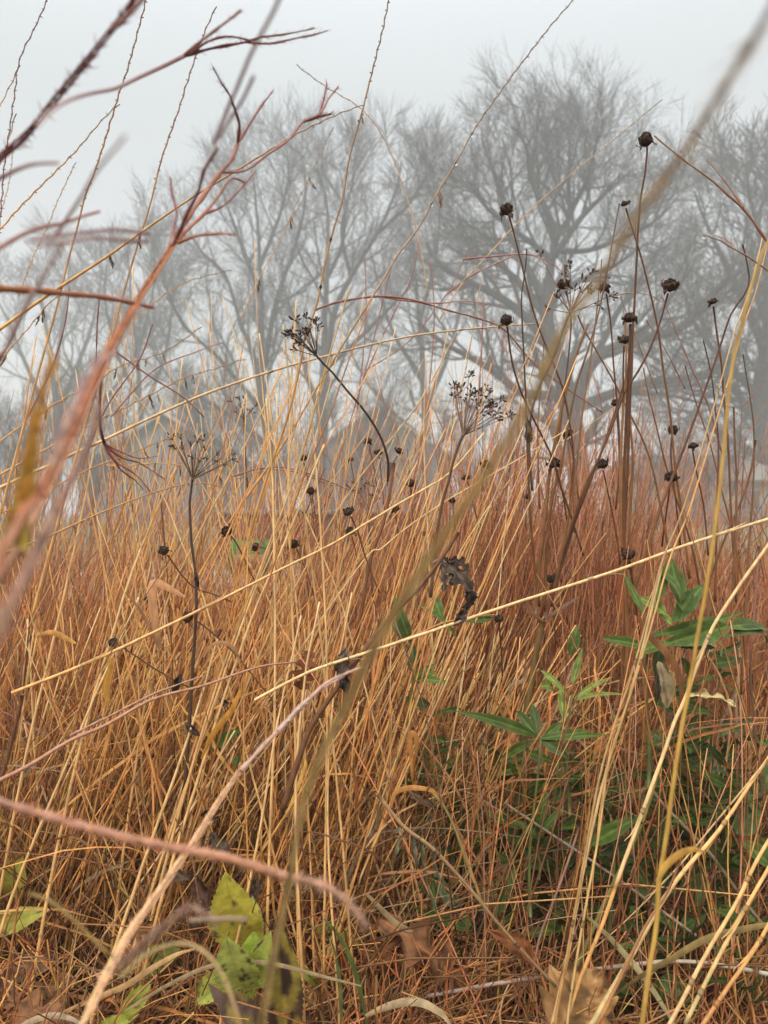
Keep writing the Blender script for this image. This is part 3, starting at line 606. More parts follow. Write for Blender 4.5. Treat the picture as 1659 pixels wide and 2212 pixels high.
stalk('steep straw stalk, lower one of the corner pair with a dark joint', '1690,1940 1659,2000 1630,2050 1560,2150 1510,2225', .82, .78, 8, 10, STRAW, col2=TAN, nodes=2)
stalk('steep straw stalk standing apart before the corner pair', '1690,1770 1640,1850 1590,1950 1520,2070 1440,2225', .85, .80, 8, 10, STRAW, col2=STRAWP, nodes=2)
stalk('pale grey flattened stem lying level over the litter', '920,2152 1080,2124 1280,2096 1480,2080 1690,2110', .98, .98, 9, 10, (.42, .28, .22), col2=(.46, .40, .31))
stalk('silver-grey stem slanting down through the green leaves', '1090,1735 1130,1762 1280,1860 1380,1930 1505,2020 1600,2085', 1.05, 1.0, 6, 7, (.34, .26, .18))
stalk('drab grey stem slanting beside the large green leaves', '1400,1690 1430,1735 1530,1840 1610,1950 1690,2050', 1.05, 1.0, 8, 8, (.30, .22, .12))
stalk('olive stalk slanting behind the kinked straw stalk', '1430,1640 1380,1790 1310,1940 1250,2080 1220,2160', 1.0, 1.0, 9, 10, OLIVE)
stalk('faint pink-brown stalk rising through the low green leaves', '1250,1790 1225,1870 1190,1960 1165,2030 1150,2110', .95, .95, 5, 5, (.42, .22, .17))
stalk('tan rod of a fallen plant slanting down over the litter', '815,1715 870,1785 930,1830 1010,1915 1080,2000 1200,2130', .92, .92, 9, 7, (.42, .25, .12), nodes=2)
stalk('bent olive-yellow stem rising beside the fallen tan rod', '925,1700 970,1762 1000,1840 1030,1920 1045,1960', 1.0, 1.0, 6, 7, (.38, .34, .12))
stalk('thick olive lower stem of the tall branching seed plant', '1172,1341 1155,1431 1140,1531 1123,1659 1113,1850 1113,2010', 1.15, 1.15, 14, 17, (.24, .14, .05), col2=(.22, .20, .05), cat='plant stem')
stalk('brown fork of the branching seed plant, straighter arm', '1157,1325 1166,1206 1178,1106 1190,1000 1215,870 1246,760 1270,700', 1.15, 1.1, 9, 5, (.30, .15, .06), cat='plant stem')
stalk('brown fork of the branching seed plant, leaning arm', '1178,1335 1210,1231 1249,1106 1290,1000 1325,900 1350,820', 1.15, 1.1, 8, 4, STEMB, cat='plant stem')
stalk('thick dark brown stem leaning behind the blurred diagonal stalk', '990,1150 950,1212 904,1271 829,1350 750,1456 675,1566 640,1660 610,1750', .95, .95, 8, 14, (.20, .09, .04), cat='plant stem')
stalk('dull red-brown stem running up to the curved umbel', '851,1000 843,1060 829,1130 800,1206 785,1290 765,1400 745,1520', 1.12, 1.12, 7, 8, (.26, .11, .05), cat='plant stem')
# stalks of the fan, longest ones
FAN = [('430,1600 560,1230 640,1010 700,800 755,620', 1.0, 8, 'tallest steep stalk of the fan rising beside the curved umbel'),
 ('300,2010 470,1500 560,1250 640,1020 720,760', 1.02, 8, 'broad straw stalk from deep in the thatch to the fan top'),
 ('360,1900 520,1400 610,1180 700,960', .98, 9, 'stout straw stalk crossing just under the curved umbel'),
 ('540,1470 650,1250 760,1060 900,880 985,720', 1.05, 6, 'low slanting straw stalk pointing at the middle umbel'),
 ('455,1500 600,1150 690,900 745,700', 1.1, 5, 'narrow pale stalk inside the fan'),
 ('655,1560 640,1300 600,1000 560,720', 1.05, 6, 'straw stalk leaning back against the fan with a kink'),
 ('730,1700 690,1350 645,1000 612,700', 1.0, 7, 'upright straw stalk leaning back beside the green board'),
 ('640,1800 632,1400 620,1050 628,800 640,650', 1.02, 7, 'nearly vertical straw stalk through the centre of the fan'),
 ('580,1850 592,1450 585,1100 575,860', .98, 8, 'vertical buff stalk in front of the green board'),
 ('700,1900 705,1500 690,1150 672,900 665,760', 1.0, 7, 'vertical bright stalk close behind the blurred diagonal stalk'),
 ('760,1380 690,1180 590,950 520,760 480,640', 1.1, 5, 'thin stalk leaning the opposite way over the fan'),
 ('470,1380 400,1180 320,990 240,840', 1.05, 6, 'backward-leaning stalk crossing under the blurred red blades'),
 ('640,1420 500,1150 380,960 290,850', 1.1, 5, 'long thin backward stalk over the shed'),
 ('290,1690 350,1350 420,1180 520,990 610,800', 1.05, 7, 'gold stalk passing behind the dried brown umbel'),
 ('130,1800 210,1480 300,1200 380,1010', .98, 9, 'stout straw stalk standing under the blurred red blades'),
 ('40,1700 120,1350 180,1080 240,760', 1.0, 8, 'straw stalk running up beside the ochre blade'),
 ('210,2160 330,1800 400,1600 470,1380', .95, 10, 'thick straw stalk rising from the litter past the yellow leaf'),
 ('20,1960 150,1640 230,1450 300,1290', .95, 9, 'thick straw stalk rising low beside the pink hairy spike'),
 ('490,2130 560,1800 600,1560 650,1330', .95, 8, 'straight straw stalk rising behind the yellow leaf'),
 ('655,2100 640,1750 655,1500 690,1300', .95, 9, 'straight buff stalk in front of the fallen brown leaves'),
 ('730,2140 712,1800 722,1540 760,1280', .97, 7, 'slim straw stalk beside the blurred diagonal stalk low down'),
 ('905,1250 960,1000 1010,780 1040,600', 1.25, 4, 'fine straw stalk passing beside the middle umbel'),
 ('930,1850 935,1500 925,1200 915,960 920,760', 1.2, 5, 'fine upright stalk below the hanging brown leaf'),
 ('1060,1950 1050,1600 1075,1300 1100,1050', 1.15, 5, 'fine pale stalk among the rust-red bunch'),
 ('1130,1060 1175,985 1290,905 1345,868', 1.2, 4, 'short bright stalk slanting behind the heads'),
 ('720,1300 830,1180 950,1090 1090,1010 1230,925', 1.05, 5, 'bright stalk slanting from the fan to the seed heads'),
 ('1659,1640 1560,1760 1450,1890 1330,2010 1240,2080', .92, 5, 'slim slanting stalk above the tan maple leaf')]
for s, d_, w_, lb in FAN:
    stalk(lb, s, d_, d_ + .06, w_, w_ * .45, STRAW if w_ > 5 else STRAWP, col2=STRAWP, nodes=3, wob=.3, root=True)
# ------------------------------------------------------------------ side-oats stems: zigzag stem, stubs and hanging spikelets
def oats(label, s, d0, d1, w0, w1, zig=1.3, t0=0., t1=.75, col=(.40, .26, .15), hang=0, stub=5.5, col2=None, zs=17, drops=()):
    """s runs from the tip down; the part between t0 and t1 is zigzag and carries stubs"""
    p, dep, t = trace(s, d0, d1, 12, 0, zig, zs)
    sm = trace(s, d0, d1, 12)[0]; L = len(sm); f = np.linspace(0, 1, len(p))
    base = np.stack([np.interp(f, np.linspace(0, 1, L), sm[:, k]) for k in range(3)], 1)
    k = np.clip((t1 - f) / .15, 0, 1)[:, None]; p = base * (1 - k) + p * k
    r = .5 * (w0 + (w1 - w0) * t) / F * dep
    c = np.array(col)[None] * (1 - t[:, None]) + np.array(col2 or STRAW)[None] * t[:, None]
    root = thing('oat_grass_stalk', label, 'grass stalk', p[-1], None)
    m = MB(); m.tubes(p, r[None], c, 5)
    tg = unit(np.gradient(p, axis=0))
    for i in range(1, len(p) - 1):
        if t0 <= t[i] <= t1:
            sd = 1 if i % 2 else -1; nrm = unit(np.cross(tg[i], [0, 1, 0])) * sd
            e = unit(nrm + tg[i] * -.3 + rng.normal(0, .25, 3)) * stub * rng.uniform(.6, 1.2) / F * dep[i]
            m.tubes(np.stack([p[i], p[i] + e * .6, p[i] + e]), (np.array([1., .85, .5]) * r[i])[None], c[i] * .7, 4)
    part(m, 'stem', M_STEM, root)
    for j in range(hang):
        i = min(len(p) - 2, int((rng.uniform(.15, .95)) * len(p)))
        spikelet(p[i], dep[i], root)
    for i_ in drops:
        i = int(i_ * (len(p) - 1)); DROPS.append(p[i] + np.array([0, -.001, -.0028]))
    return root
DROPS = []
def spikelet(q, dep, root=None, L=32, col=(.24, .15, .085), ang=None):
    """a flat hanging cluster of narrow pointed scales"""
    m = MB(); L = L * rng.uniform(.7, 1.1) / F * dep; a = rng.uniform(-.45, .45) if ang is None else ang
    dn = unit([math.sin(a), rng.uniform(-.2, .2), -math.cos(a)]); n = 7
    for j in range(n):
        t = j / (n - 1); st = q + dn * L * .65 * t; e = unit(dn + rng.normal(0, .16, 3)); l = L * (.42 - .1 * t); tt = np.linspace(0, 1, 5)[:, None]
        m.ribbons(st + e * l * tt, L * .13 * np.sin(np.linspace(.3, 3.0, 5))[None], unit(rng.normal(0, 1, 3))[None, None], np.array(col) * rng.uniform(.6, 1.7), .5)
    if root is None: return m
    part(m, 'spikelet', M_DEAD, root)
oats('zigzag oat stalk entering at the top corner with a bend', '108,-12 75,60 50,110 38,150 32,200 22,270 10,350 4,430 -4,520', 1.0, 1.0, 2.6, 3, 1.6, 0, 1, col=(.2, .12, .1), col2=(.3, .15, .12))
oats('zigzag oat stalk branching low beside the bent one', '42,140 30,170 12,205 -8,245', 1.02, 1.02, 2.2, 2.4, 1.6, 0, 1, col=(.2, .13, .1))
oats('short zigzag oat stalk at the frame edge', '34,245 22,290 10,330 -10,372', 1.0, 1.0, 2.4, 2.6, 1.4, 0, 1, col=(.22, .14, .1))
oats('tall oat stalk running from the top through the blurred blades', '318,-12 300,60 275,150 255,210 240,260 205,370 185,420 165,500 150,553 120,673 75,833 30,1000 -10,1150', .98, 1.0, 3, 6, 1.5, 0, .40, col=(.26, .17, .12))
oats('tall oat stalk with a dark hanging spikelet passing the fan tree', '467,14 440,75 410,160 385,240 350,340 325,440 300,520 265,640 240,735 190,900 130,1110 70,1330', 1.0, 1.02, 2.6, 7, 1.5, 0, .30, col=(.3, .2, .14))
oats('bare zigzag oat stalk slanting in open sky', '258,224 220,260 160,330 100,390 50,440 -8,505', 1.05, 1.05, 2.4, 4, 1.6, 0, 1, col=(.34, .28, .16))
oats('small fine zigzag oat stalk below the slanting one', '164,350 140,400 118,450 98,500 70,560 40,640', 1.2, 1.2, 1.8, 2.2, 1.5, 0, 1, col=(.4, .34, .24), zs=13)
oats('faintest oat stalk near the frame edge, broken at the tip', '30,300 22,380 8,440 -6,490', 1.3, 1.3, 1.6, 2, 1.3, 0, 1, col=(.4, .34, .28), zs=13)
oats('longest oat stalk from the top edge with a brown tuft midway', '842,-10 825,70 800,170 780,250 755,340 740,430 722,490 705,553 685,653 660,728 645,803 620,903 570,1050 520,1220', 1.0, 1.05, 2.8, 7, 1.4, 0, .22, col=(.26, .16, .1), drops=(.42, .5))
oats('beaded oat stalk with hanging water drops across the tall oak', '1248,-10 1190,55 1120,145 1080,200 1030,270 985,350 940,425 905,490 860,550 830,600 780,680 690,828 600,978 510,1106 420,1260', 1.02, 1.1, 2.8, 6, 1.5, 0, .34, col=(.36, .32, .26), drops=(.12, .25, .3, .36, .44))
oats('zigzag tipped oat stalk crossing the raceme towards the beaded tuft', '785,226 740,243 700,260 640,290 500,375 410,430 300,505 230,555 100,640 -10,718', 1.02, .98, 2.2, 8, 1.5, 0, .34, col=(.36, .26, .14), hang=0)
oats('fine oat stalk from mid sky behind the brown tuft', '640,140 700,185 780,235 830,300 870,400 905,520 925,640', 1.25, 1.3, 2, 2.4, 1.2, 0, .4, col=(.42, .32, .28))
oats('faint tan stalk crossing the oak crown to the blurred diagonal', '1430,215 1340,290 1230,380 1160,440 1100,500 1060,545 1000,610 950,690', 1.35, 1.35, 2, 3, .6, 0, .3, col=(.45, .38, .28))
oats('oat stalk with small hanging spikelets over the shed roof', '435,705 380,745 330,770 260,790 200,830 140,860 60,910 -10,960', 1.05, 1.05, 2, 3.5, 1.5, 0, .8, hang=5)
oats('oat stalk with paired hanging spikelets across the shed gable', '530,775 470,795 400,815 330,850 270,880 200,915 100,970 -10,1030', 1.08, 1.05, 2, 4, 1.5, 0, .7, hang=6)
oats('curving oat stalk drooping past the dried brown umbel', '405,932 370,945 330,960 270,985 200,1010 100,1060 0,1110', 1.0, 1.0, 2, 4, 1.2, 0, .5, hang=3)
oats('oat stalk with pale spikelets in front of the umbel stem', '520,1075 480,1052 430,1044 380,1050 300,1075 200,1115 100,1160 -10,1200', 1.0, 1.0, 2, 5, 1.2, 0, .4, hang=5)
oats('low oat stalk with a curled tip beside the fan base', '560,1020 500,1035 420,1010 340,1000 280,1005 230,1005', 1.1, 1.1, 2, 3, 1.2, 0, 1, hang=5)
oats('oat stalk with two dark spikelets at the frame edge', '140,635 110,650 85,680 60,710 30,745 -10,790', 1.0, 1.0, 2.2, 3, 1.3, 0, 1, hang=3)
oats('wavy oat stalk drooping across the crown of the fan tree', '500,583 450,595 400,610 350,640 310,675 250,720', 1.15, 1.15, 1.8, 2.2, 1.5, 0, 1)
oats('fine stalk with three dark spikelets before the forked trunks', '720,275 700,315 660,400 640,440 605,520 560,600 520,690', 1.3, 1.3, 1.8, 2.5, .8, 0, .4, col=(.4, .34, .28), hang=3)
# dark tufts hanging on particular stalks
for q, lb in (((781, 240, 1.0), 'dark brown spikelet hanging on the longest oat stalk'), ((238, 545, 1.0), 'dark feathery spikelet hanging alone below the zigzag tipped stalk'), ((302, 505, 1.0), 'red-brown spikelet hanging where two oat stalks cross'),
              ((950, 410, 1.3), 'small tan spikelet hanging before the oak crown'), ((1218, 571, 1.1), 'pale brown spikelet hanging over the high umbel')):
    pos = P(*q); m = spikelet(pos, q[2], None, 40, ang=.1); tag(m.build('spikelet', M_DEAD, None, loc=tuple(pos)), lb, 'spikelet')
# ------------------------------------------------------------------ red bluestem close to the lens
def hairy(m, p, r, t, lo, hi, n, L, col, seed=0):
    R = np.random.default_rng(seed); ti = R.uniform(lo, hi, n)
    q = np.stack([np.interp(ti, t, p[:, k]) for k in range(3)], 1); tg = unit(np.stack([np.interp(ti, t, np.gradient(p, axis=0)[:, k]) for k in range(3)], 1))
    d = unit(tg * R.uniform(.9, 2.2, (n, 1)) + unit(R.normal(0, 1, (n, 3)))); l = L * R.uniform(.4, 1.2, n)
    u = np.array([0, .5, 1.])[None, :, None]
    pts = q[:, None] + d[:, None] * l[:, None, None] * u
    m.tubes(pts, np.interp(ti, t, r)[:, None] * np.array([[.28, .18, .05]]), jitter_col(col, n, .2), 3)
def raceme(label, strands, group=None, hair=60, hl=.006, name='bluestem_stalk', cat='grass stalk'):
    """strands: (points, d0, d1, w0, w1, colour0, colour1, hairy?)"""
    p0 = None; root = None; k = 0
    for s, d0, d1, w0, w1, c0, c1, hy in strands:
        p, dep, t = trace(s, d0, d1, 14, .2)
        if root is None: root = thing(name, label, cat, p[0], group)
        r = .5 * (w0 + (w1 - w0) * t) / F * dep
        if hy: r = r * (1 + .18 * np.sin(np.arange(len(r)) * 1.7) + .1 * rng.normal(0, 1, len(r)))
        c = np.array(c0)[None] * (1 - t[:, None]) + np.array(c1)[None] * t[:, None]
        m = MB()
        if max(w0, w1) >= 13 and not hy:
            tg = unit(np.gradient(p, axis=0)); nn = unit(np.cross(tg, [0, 1, 0])); nb = 5
            for j in range(nb):
                o1 = np.cumsum(rng.normal(0, .16, len(t))); o1 = (o1 - o1.mean()) * .5 + (j / (nb - 1) - .5) * 2.3
                m.tubes(p + nn * (np.clip(o1, -1.5, 1.5) * r * .75)[:, None] + np.array([0, 1., 0]) * (rng.normal(0, .4) * r)[:, None], (r * rng.uniform(.2, .42))[None], cap(c * rng.uniform(.7, 1.15) * np.exp(rng.normal(0, .05, 3)) * np.exp(np.cumsum(rng.normal(0, .03, (len(t), 1)), 0))), 6)
            hairy(m, p, r, t, .05, 1, 160, .007, np.clip(np.array(c1) * 1.1, 0, .9), len(s))
        else: m.tubes(p, r[None], c, 7)
        if hy: hairy(m, p, r, t, .05, 1, hair, hl, np.clip(np.array(c1) * 1.3, 0, .9), len(s))
        part(m, 'stem' if k == 0 else 'raceme', M_STEM, root); k += 1
    return root
WINE = (.20, .055, .05); MAUVE = (.42, .24, .21); FLESH = (.44, .195, .11)
raceme('dark wine-red blade sweeping up in the top corner', [('-20,362 60,290 130,205 175,150 215,100 255,50 285,10 300,-20', .42, .36, 15, 13, WINE, WINE, 0), ('245,62 275,35 310,-5', .36, .35, 8, 8, (.45, .2, .17), MAUVE, 1)])
raceme('forked red raceme reaching over the top with three fingers', [('78,272 110,240 150,215 200,200 250,190 300,166 350,143 400,120', .22, .60, 8, 9, MAUVE, WINE, 0), ('400,120 440,108 480,99 530,90 560,80 610,74 665,64 680,60', .60, .62, 8, 3, WINE, (.25, .1, .09), 1),
   ('405,118 440,95 470,82 500,79 540,88', .60, .6, 6, 5, (.35, .15, .12), WINE, 1), ('530,90 580,94 640,82 680,74 707,66', .6, .62, 6, 3, (.34, .16, .14), (.3, .13, .12), 1), ('400,118 430,92 465,65 500,38 520,22', .58, .45, 7, 6, (.4, .2, .17), (.5, .28, .24), 1)])
raceme('pale mauve blurred stalk slanting behind the red racemes', [('610,-20 590,25 560,80 540,120 515,180 490,240 462,310', .26, .34, 9, 8, MAUVE, (.4, .24, .24), 0), ('548,165 525,215 500,255 475,300', .3, .34, 8, 6, MAUVE, MAUVE, 0)])
raceme('great arching red bluestem stalk with branched furry racemes', [('-60,1330 20,1215 85,1095 130,1000 170,920 205,840 240,760 275,690 310,630 345,575 372,530', .20, .58, 34, 14, FLESH, RUST, 0),
   ('372,530 400,480 435,430 470,380 500,345 513,310', .58, .68, 11, 8, RUST, (.36, .15, .12), 1), ('513,312 517,270 508,240 495,205 478,180 460,145', .68, .62, 7, 3, (.36, .15, .12), WINE, 1), ('515,305 535,275 560,235 588,198', .68, .7, 7, 3, (.36, .15, .12), (.34, .14, .12), 1),
   ('480,372 530,368 575,335 625,300 655,262 690,248 708,215 730,188', .66, .75, 6, 4, (.5, .25, .2), (.36, .15, .13), 1), ('655,262 690,252 715,246', .75, .75, 8, 4, (.36, .15, .13), WINE, 1), ('690,245 700,212 706,180', .75, .75, 5, 3, (.36, .16, .14), (.36, .16, .14), 1),
   ('375,528 400,500 440,462 470,425 500,385 530,395', .58, .66, 9, 3, RUST, (.36, .15, .12), 1), ('440,462 480,445 515,412 550,372', .62, .68, 6, 3, (.36, .15, .12), (.36, .15, .12), 1), ('385,525 415,512 450,506 480,504 508,507', .56, .5, 8, 4, RUST, (.4, .18, .12), 1),
   ('372,530 376,490 382,460 372,420 368,385', .55, .6, 7, 3, (.36, .15, .12), WINE, 1), ('375,528 390,495 405,460 430,410 440,370 470,320', .5, .42, 9, 6, (.34, .12, .12), (.36, .18, .18), 1)], hair=90)
raceme('broad soft pink blade running up beside the great arching stalk', [('-40,1260 40,1130 110,1010 150,930 185,860 220,780 260,710 300,655', .19, .34, 30, 11, FLESH, RUST, 0), ('110,1010 150,900 200,800 250,760', .22, .3, 15, 8, (.5, .28, .19), MAUVE, 0)])
raceme('second soft pink stalk low down by the ochre blade', [('-30,1420 30,1290 80,1180 140,1060 190,960 215,880', .20, .30, 28, 13, (.46, .24, .15), (.5, .28, .22), 0)])
raceme('small dark maroon blade poking in at the frame edge', [('-20,396 20,375 60,358 90,352 125,352', .34, .30, 10, 7, WINE, MAUVE, 0)])
raceme('red double raceme spreading level above the orange blade', [('-20,548 40,512 90,492 130,485 170,472 215,457', .33, .40, 11, 6, (.33, .12, .09), (.36, .13, .09), 0), ('60,520 130,508 200,500 260,496 322,505', .28, .32, 8, 9, MAUVE, (.32, .15, .14), 0), ('80,530 150,522 210,515 265,520 320,522', .27, .32, 8, 9, MAUVE, (.34, .17, .15), 0), ('118,512 150,465 180,420 205,375 240,330 270,295', .33, .2, 8, 7, (.4, .2, .16), MAUVE, 0)])
raceme('orange-rust blade lying level at the frame edge', [('-20,622 40,625 90,628 150,634 210,640 260,648 330,664', .42, .5, 17, 9, (.45, .17, .06), (.34, .14, .1), 1)], hair=50)
raceme('dark red stalk dropping between the orange blade and the ochre blade', [('-10,790 20,740 42,693 60,655 70,630', .40, .36, 9, 8, (.30, .1, .07), MAUVE, 0)])
raceme('faint brown blurred stalk crossing beneath the double raceme', [('10,760 40,690 75,630 110,570 140,520', .26, .25, 9, 9, (.4, .25, .2), MAUVE, 0)])
raceme('drooping dark red bundle of racemes curving over the shed', [('240,735 222,800 216,862 217,927 226,958', .75, .8, 5, 7, (.36, .16, .11), WINE, 0), ('226,958 245,992 270,1010 294,1026 325,1062', .8, .8, 7, 2, WINE, (.28, .1, .08), 1), ('230,965 265,990 300,1000 357,1036', .8, .82, 6, 2, WINE, (.3, .12, .09), 1), ('228,960 260,975 300,990 340,985', .8, .82, 5, 2, (.3, .12, .1), (.32, .14, .1), 1), ('235,975 262,1015 290,1035 310,1058', .8, .82, 5, 2, WINE, WINE, 1)], hair=40, hl=.004)
raceme('ochre-yellow blade standing upright very near the lens', [('28,1180 42,1100 58,1030 72,950 84,890 96,835 112,788', .24, .23, 46, 12, (.46, .33, .07), (.66, .32, .06), 0)])
raceme('long blurred tan stalk sweeping from the top corner to the litter', [('1680,-10 1659,35 1560,195 1470,340 1390,450 1300,600 1215,720 1150,860', .15, .21, 13, 13, (.40, .27, .23), (.64, .43, .17), 0), ('1150,862 1060,1010 960,1160 880,1280 800,1420 750,1520 700,1620 655,1740 625,1900 590,2060 560,2225', .21, .33, 14, 14, (.66, .44, .16), (.50, .33, .13), 0)])
raceme('pink hairy spike lying across the lower corner', [('-20,1725 70,1752 150,1775 230,1797 300,1815 400,1836 500,1855 600,1888', .33, .36, 17, 21, (.50, .25, .17), (.56, .26, .14), 1), ('600,1888 680,1908 730,1930 765,1962 785,1990', .36, .30, 16, 5, (.56, .28, .17), (.5, .3, .2), 1)], hair=420, hl=.006)
raceme('pale blurred forked stem rising from the lower corner', [('165,2240 200,2170 240,2090 285,2010 330,1950 375,1885 420,1820 470,1740 520,1665', .36, .55, 20, 8, (.74, .43, .22), (.70, .38, .21), 0), ('520,1665 580,1600 640,1540 700,1480 745,1458 785,1440', .55, .62, 11, 5, (.64, .40, .28), (.62, .36, .26), 1), ('600,1580 640,1535 680,1500 740,1462', .56, .62, 9, 4, (.6, .4, .33), (.6, .4, .32), 1), ('255,2090 300,2050 350,2005 410,1960 460,1990', .36, .34, 17, 9, (.5, .28, .17), (.42, .26, .18), 0), ('410,1988 460,1985 500,1983 535,1987', .34, .33, 9, 8, (.36, .23, .15), (.42, .30, .2), 0)], hair=90, hl=.005)
raceme('arching blurred tan stem over the yellow-green leaves', [('262,2110 300,2075 350,2046 400,2038 440,2055 475,2095 500,2150 522,2225', .33, .30, 8, 8, (.42, .31, .14), (.42, .26, .10), 0)])
raceme('blurred ochre stem slanting in the bottom corner', [('60,1930 105,1945 160,1990 200,2030 240,2065', .33, .35, 7, 9, (.5, .33, .12), (.46, .28, .09), 0)])
raceme('rust stalk with a split awned tip coming in from the frame edge', [('1690,570 1659,525 1612,458 1570,420 1530,385 1480,350 1440,318 1413,293', .95, .98, 6, 3, (.25, .08, .04), (.32, .16, .06), 1), ('1605,448 1580,410 1555,378 1527,346', .95, .98, 5, 2, (.28, .12, .06), (.3, .15, .1), 1)], hair=30, hl=.006)
raceme('pale feathery tip on a brown stalk at the frame edge', [('1690,606 1659,585 1620,558 1590,540', .95, .96, 5, 4, (.28, .12, .06), (.3, .18, .12), 0), ('1590,540 1560,522 1535,512 1518,506', .96, .96, 5, 2, (.35, .22, .16), (.5, .42, .38), 1), ('1592,540 1570,518 1545,508', .96, .96, 3, 1.5, (.45, .35, .3), (.6, .5, .45), 1)], hair=60, hl=.010)
raceme('rust raceme arching over the curved umbel', [('680,670 720,655 770,645 830,640 900,650 960,668 1040,690 1090,712 1150,780 1200,820 1300,890', 1.2, 1.35, 5, 3, (.34, .13, .09), (.36, .16, .11), 1), ('830,642 880,650 950,655 1000,650 1050,655', 1.25, 1.3, 4, 2, (.36, .15, .11), (.5, .3, .24), 1)], hair=70, hl=.006)
raceme('rust raceme arching low above the brick wall', [('500,1030 560,1012 620,1010 700,1035 760,1060', 1.2, 1.3, 4, 3, (.36, .16, .12), (.4, .2, .14), 1), ('560,1012 640,1020 720,1050', 1.2, 1.3, 3, 2, (.36, .16, .12), (.4, .2, .14), 1)], hair=40, hl=.005)
raceme('pink raceme lying low from the frame edge over the thatch', [('-20,1695 60,1655 150,1600 230,1565 330,1510 440,1480 560,1440 640,1430', .85, 1.0, 10, 4, (.52, .25, .15), (.48, .24, .15), 0), ('150,1590 240,1545 330,1500 440,1460', .9, 1.0, 6, 4, (.48, .24, .16), (.5, .27, .18), 1)], hair=50, hl=.005)
raceme('rust raceme fanning over the rust-red bunch', [('1000,560 1060,555 1110,550 1150,552 1190,570 1230,600', 1.3, 1.35, 4, 2, (.38, .17, .13), (.5, .28, .22), 1), ('960,640 1010,600 1060,575 1110,552', 1.3, 1.3, 3, 3, (.4, .18, .14), (.45, .22, .17), 1), ('1320,640 1370,632 1410,640 1440,660', 1.25, 1.3, 3, 2, (.4, .2, .16), (.6, .42, .34), 1)], hair=40, hl=.006)
raceme('bristly rust raceme near the stone house', [('1430,640 1470,740 1500,810 1530,880 1560,980', 1.3, 1.4, 2, 4, (.5, .3, .24), (.38, .17, .12), 1), ('1395,690 1440,760 1480,840', 1.3, 1.35, 2, 3, (.5, .3, .25), (.4, .2, .15), 1), ('1340,640 1390,770 1420,850', 1.35, 1.4, 2, 3, (.5, .3, .25), (.4, .2, .15), 1)], hair=40, hl=.006)
raceme('upright rust plume with spreading fingers behind the fan', [('700,1090 760,900 800,760 830,640 850,560', 1.6, 1.6, 4, 2, (.4, .2, .14), (.36, .16, .12), 1), ('780,830 840,700 890,600 905,520', 1.6, 1.6, 3, 2, (.4, .2, .14), (.36, .16, .12), 1), ('770,900 790,700 788,560', 1.6, 1.6, 3, 2, (.4, .2, .14), (.36, .16, .12), 1), ('790,800 880,740 960,640 1010,545', 1.6, 1.6, 3, 2, (.42, .2, .14), (.36, .16, .12), 1)], hair=40, hl=.006)
raceme('thick rust plume standing before the oak trunk', [('1010,1050 1030,900 1040,760 1045,640', 1.7, 1.7, 5, 3, (.42, .2, .13), (.38, .17, .12), 1), ('880,1100 920,900 940,700 930,560', 1.7, 1.7, 4, 2, (.42, .2, .13), (.38, .17, .12), 1)], hair=40, hl=.006)
raceme('tangle of red racemes low behind the great arching stalk', [('180,1000 230,880 300,780 330,700', .9, .9, 4, 3, (.36, .16, .12), (.34, .15, .13), 1), ('150,960 200,820 210,700 215,640', .95, .9, 4, 3, (.36, .16, .12), (.3, .13, .13), 1), ('240,900 330,800 420,760 480,740', 1.0, 1.1, 4, 2, (.34, .16, .14), (.38, .2, .17), 1), ('250,760 320,810 400,860 440,900', .95, 1.0, 4, 3, (.34, .15, .12), (.34, .15, .12), 1), ('60,900 110,800 140,700 150,620', .9, .9, 4, 3, (.34, .13, .1), (.3, .13, .12), 1)], hair=40, hl=.005)
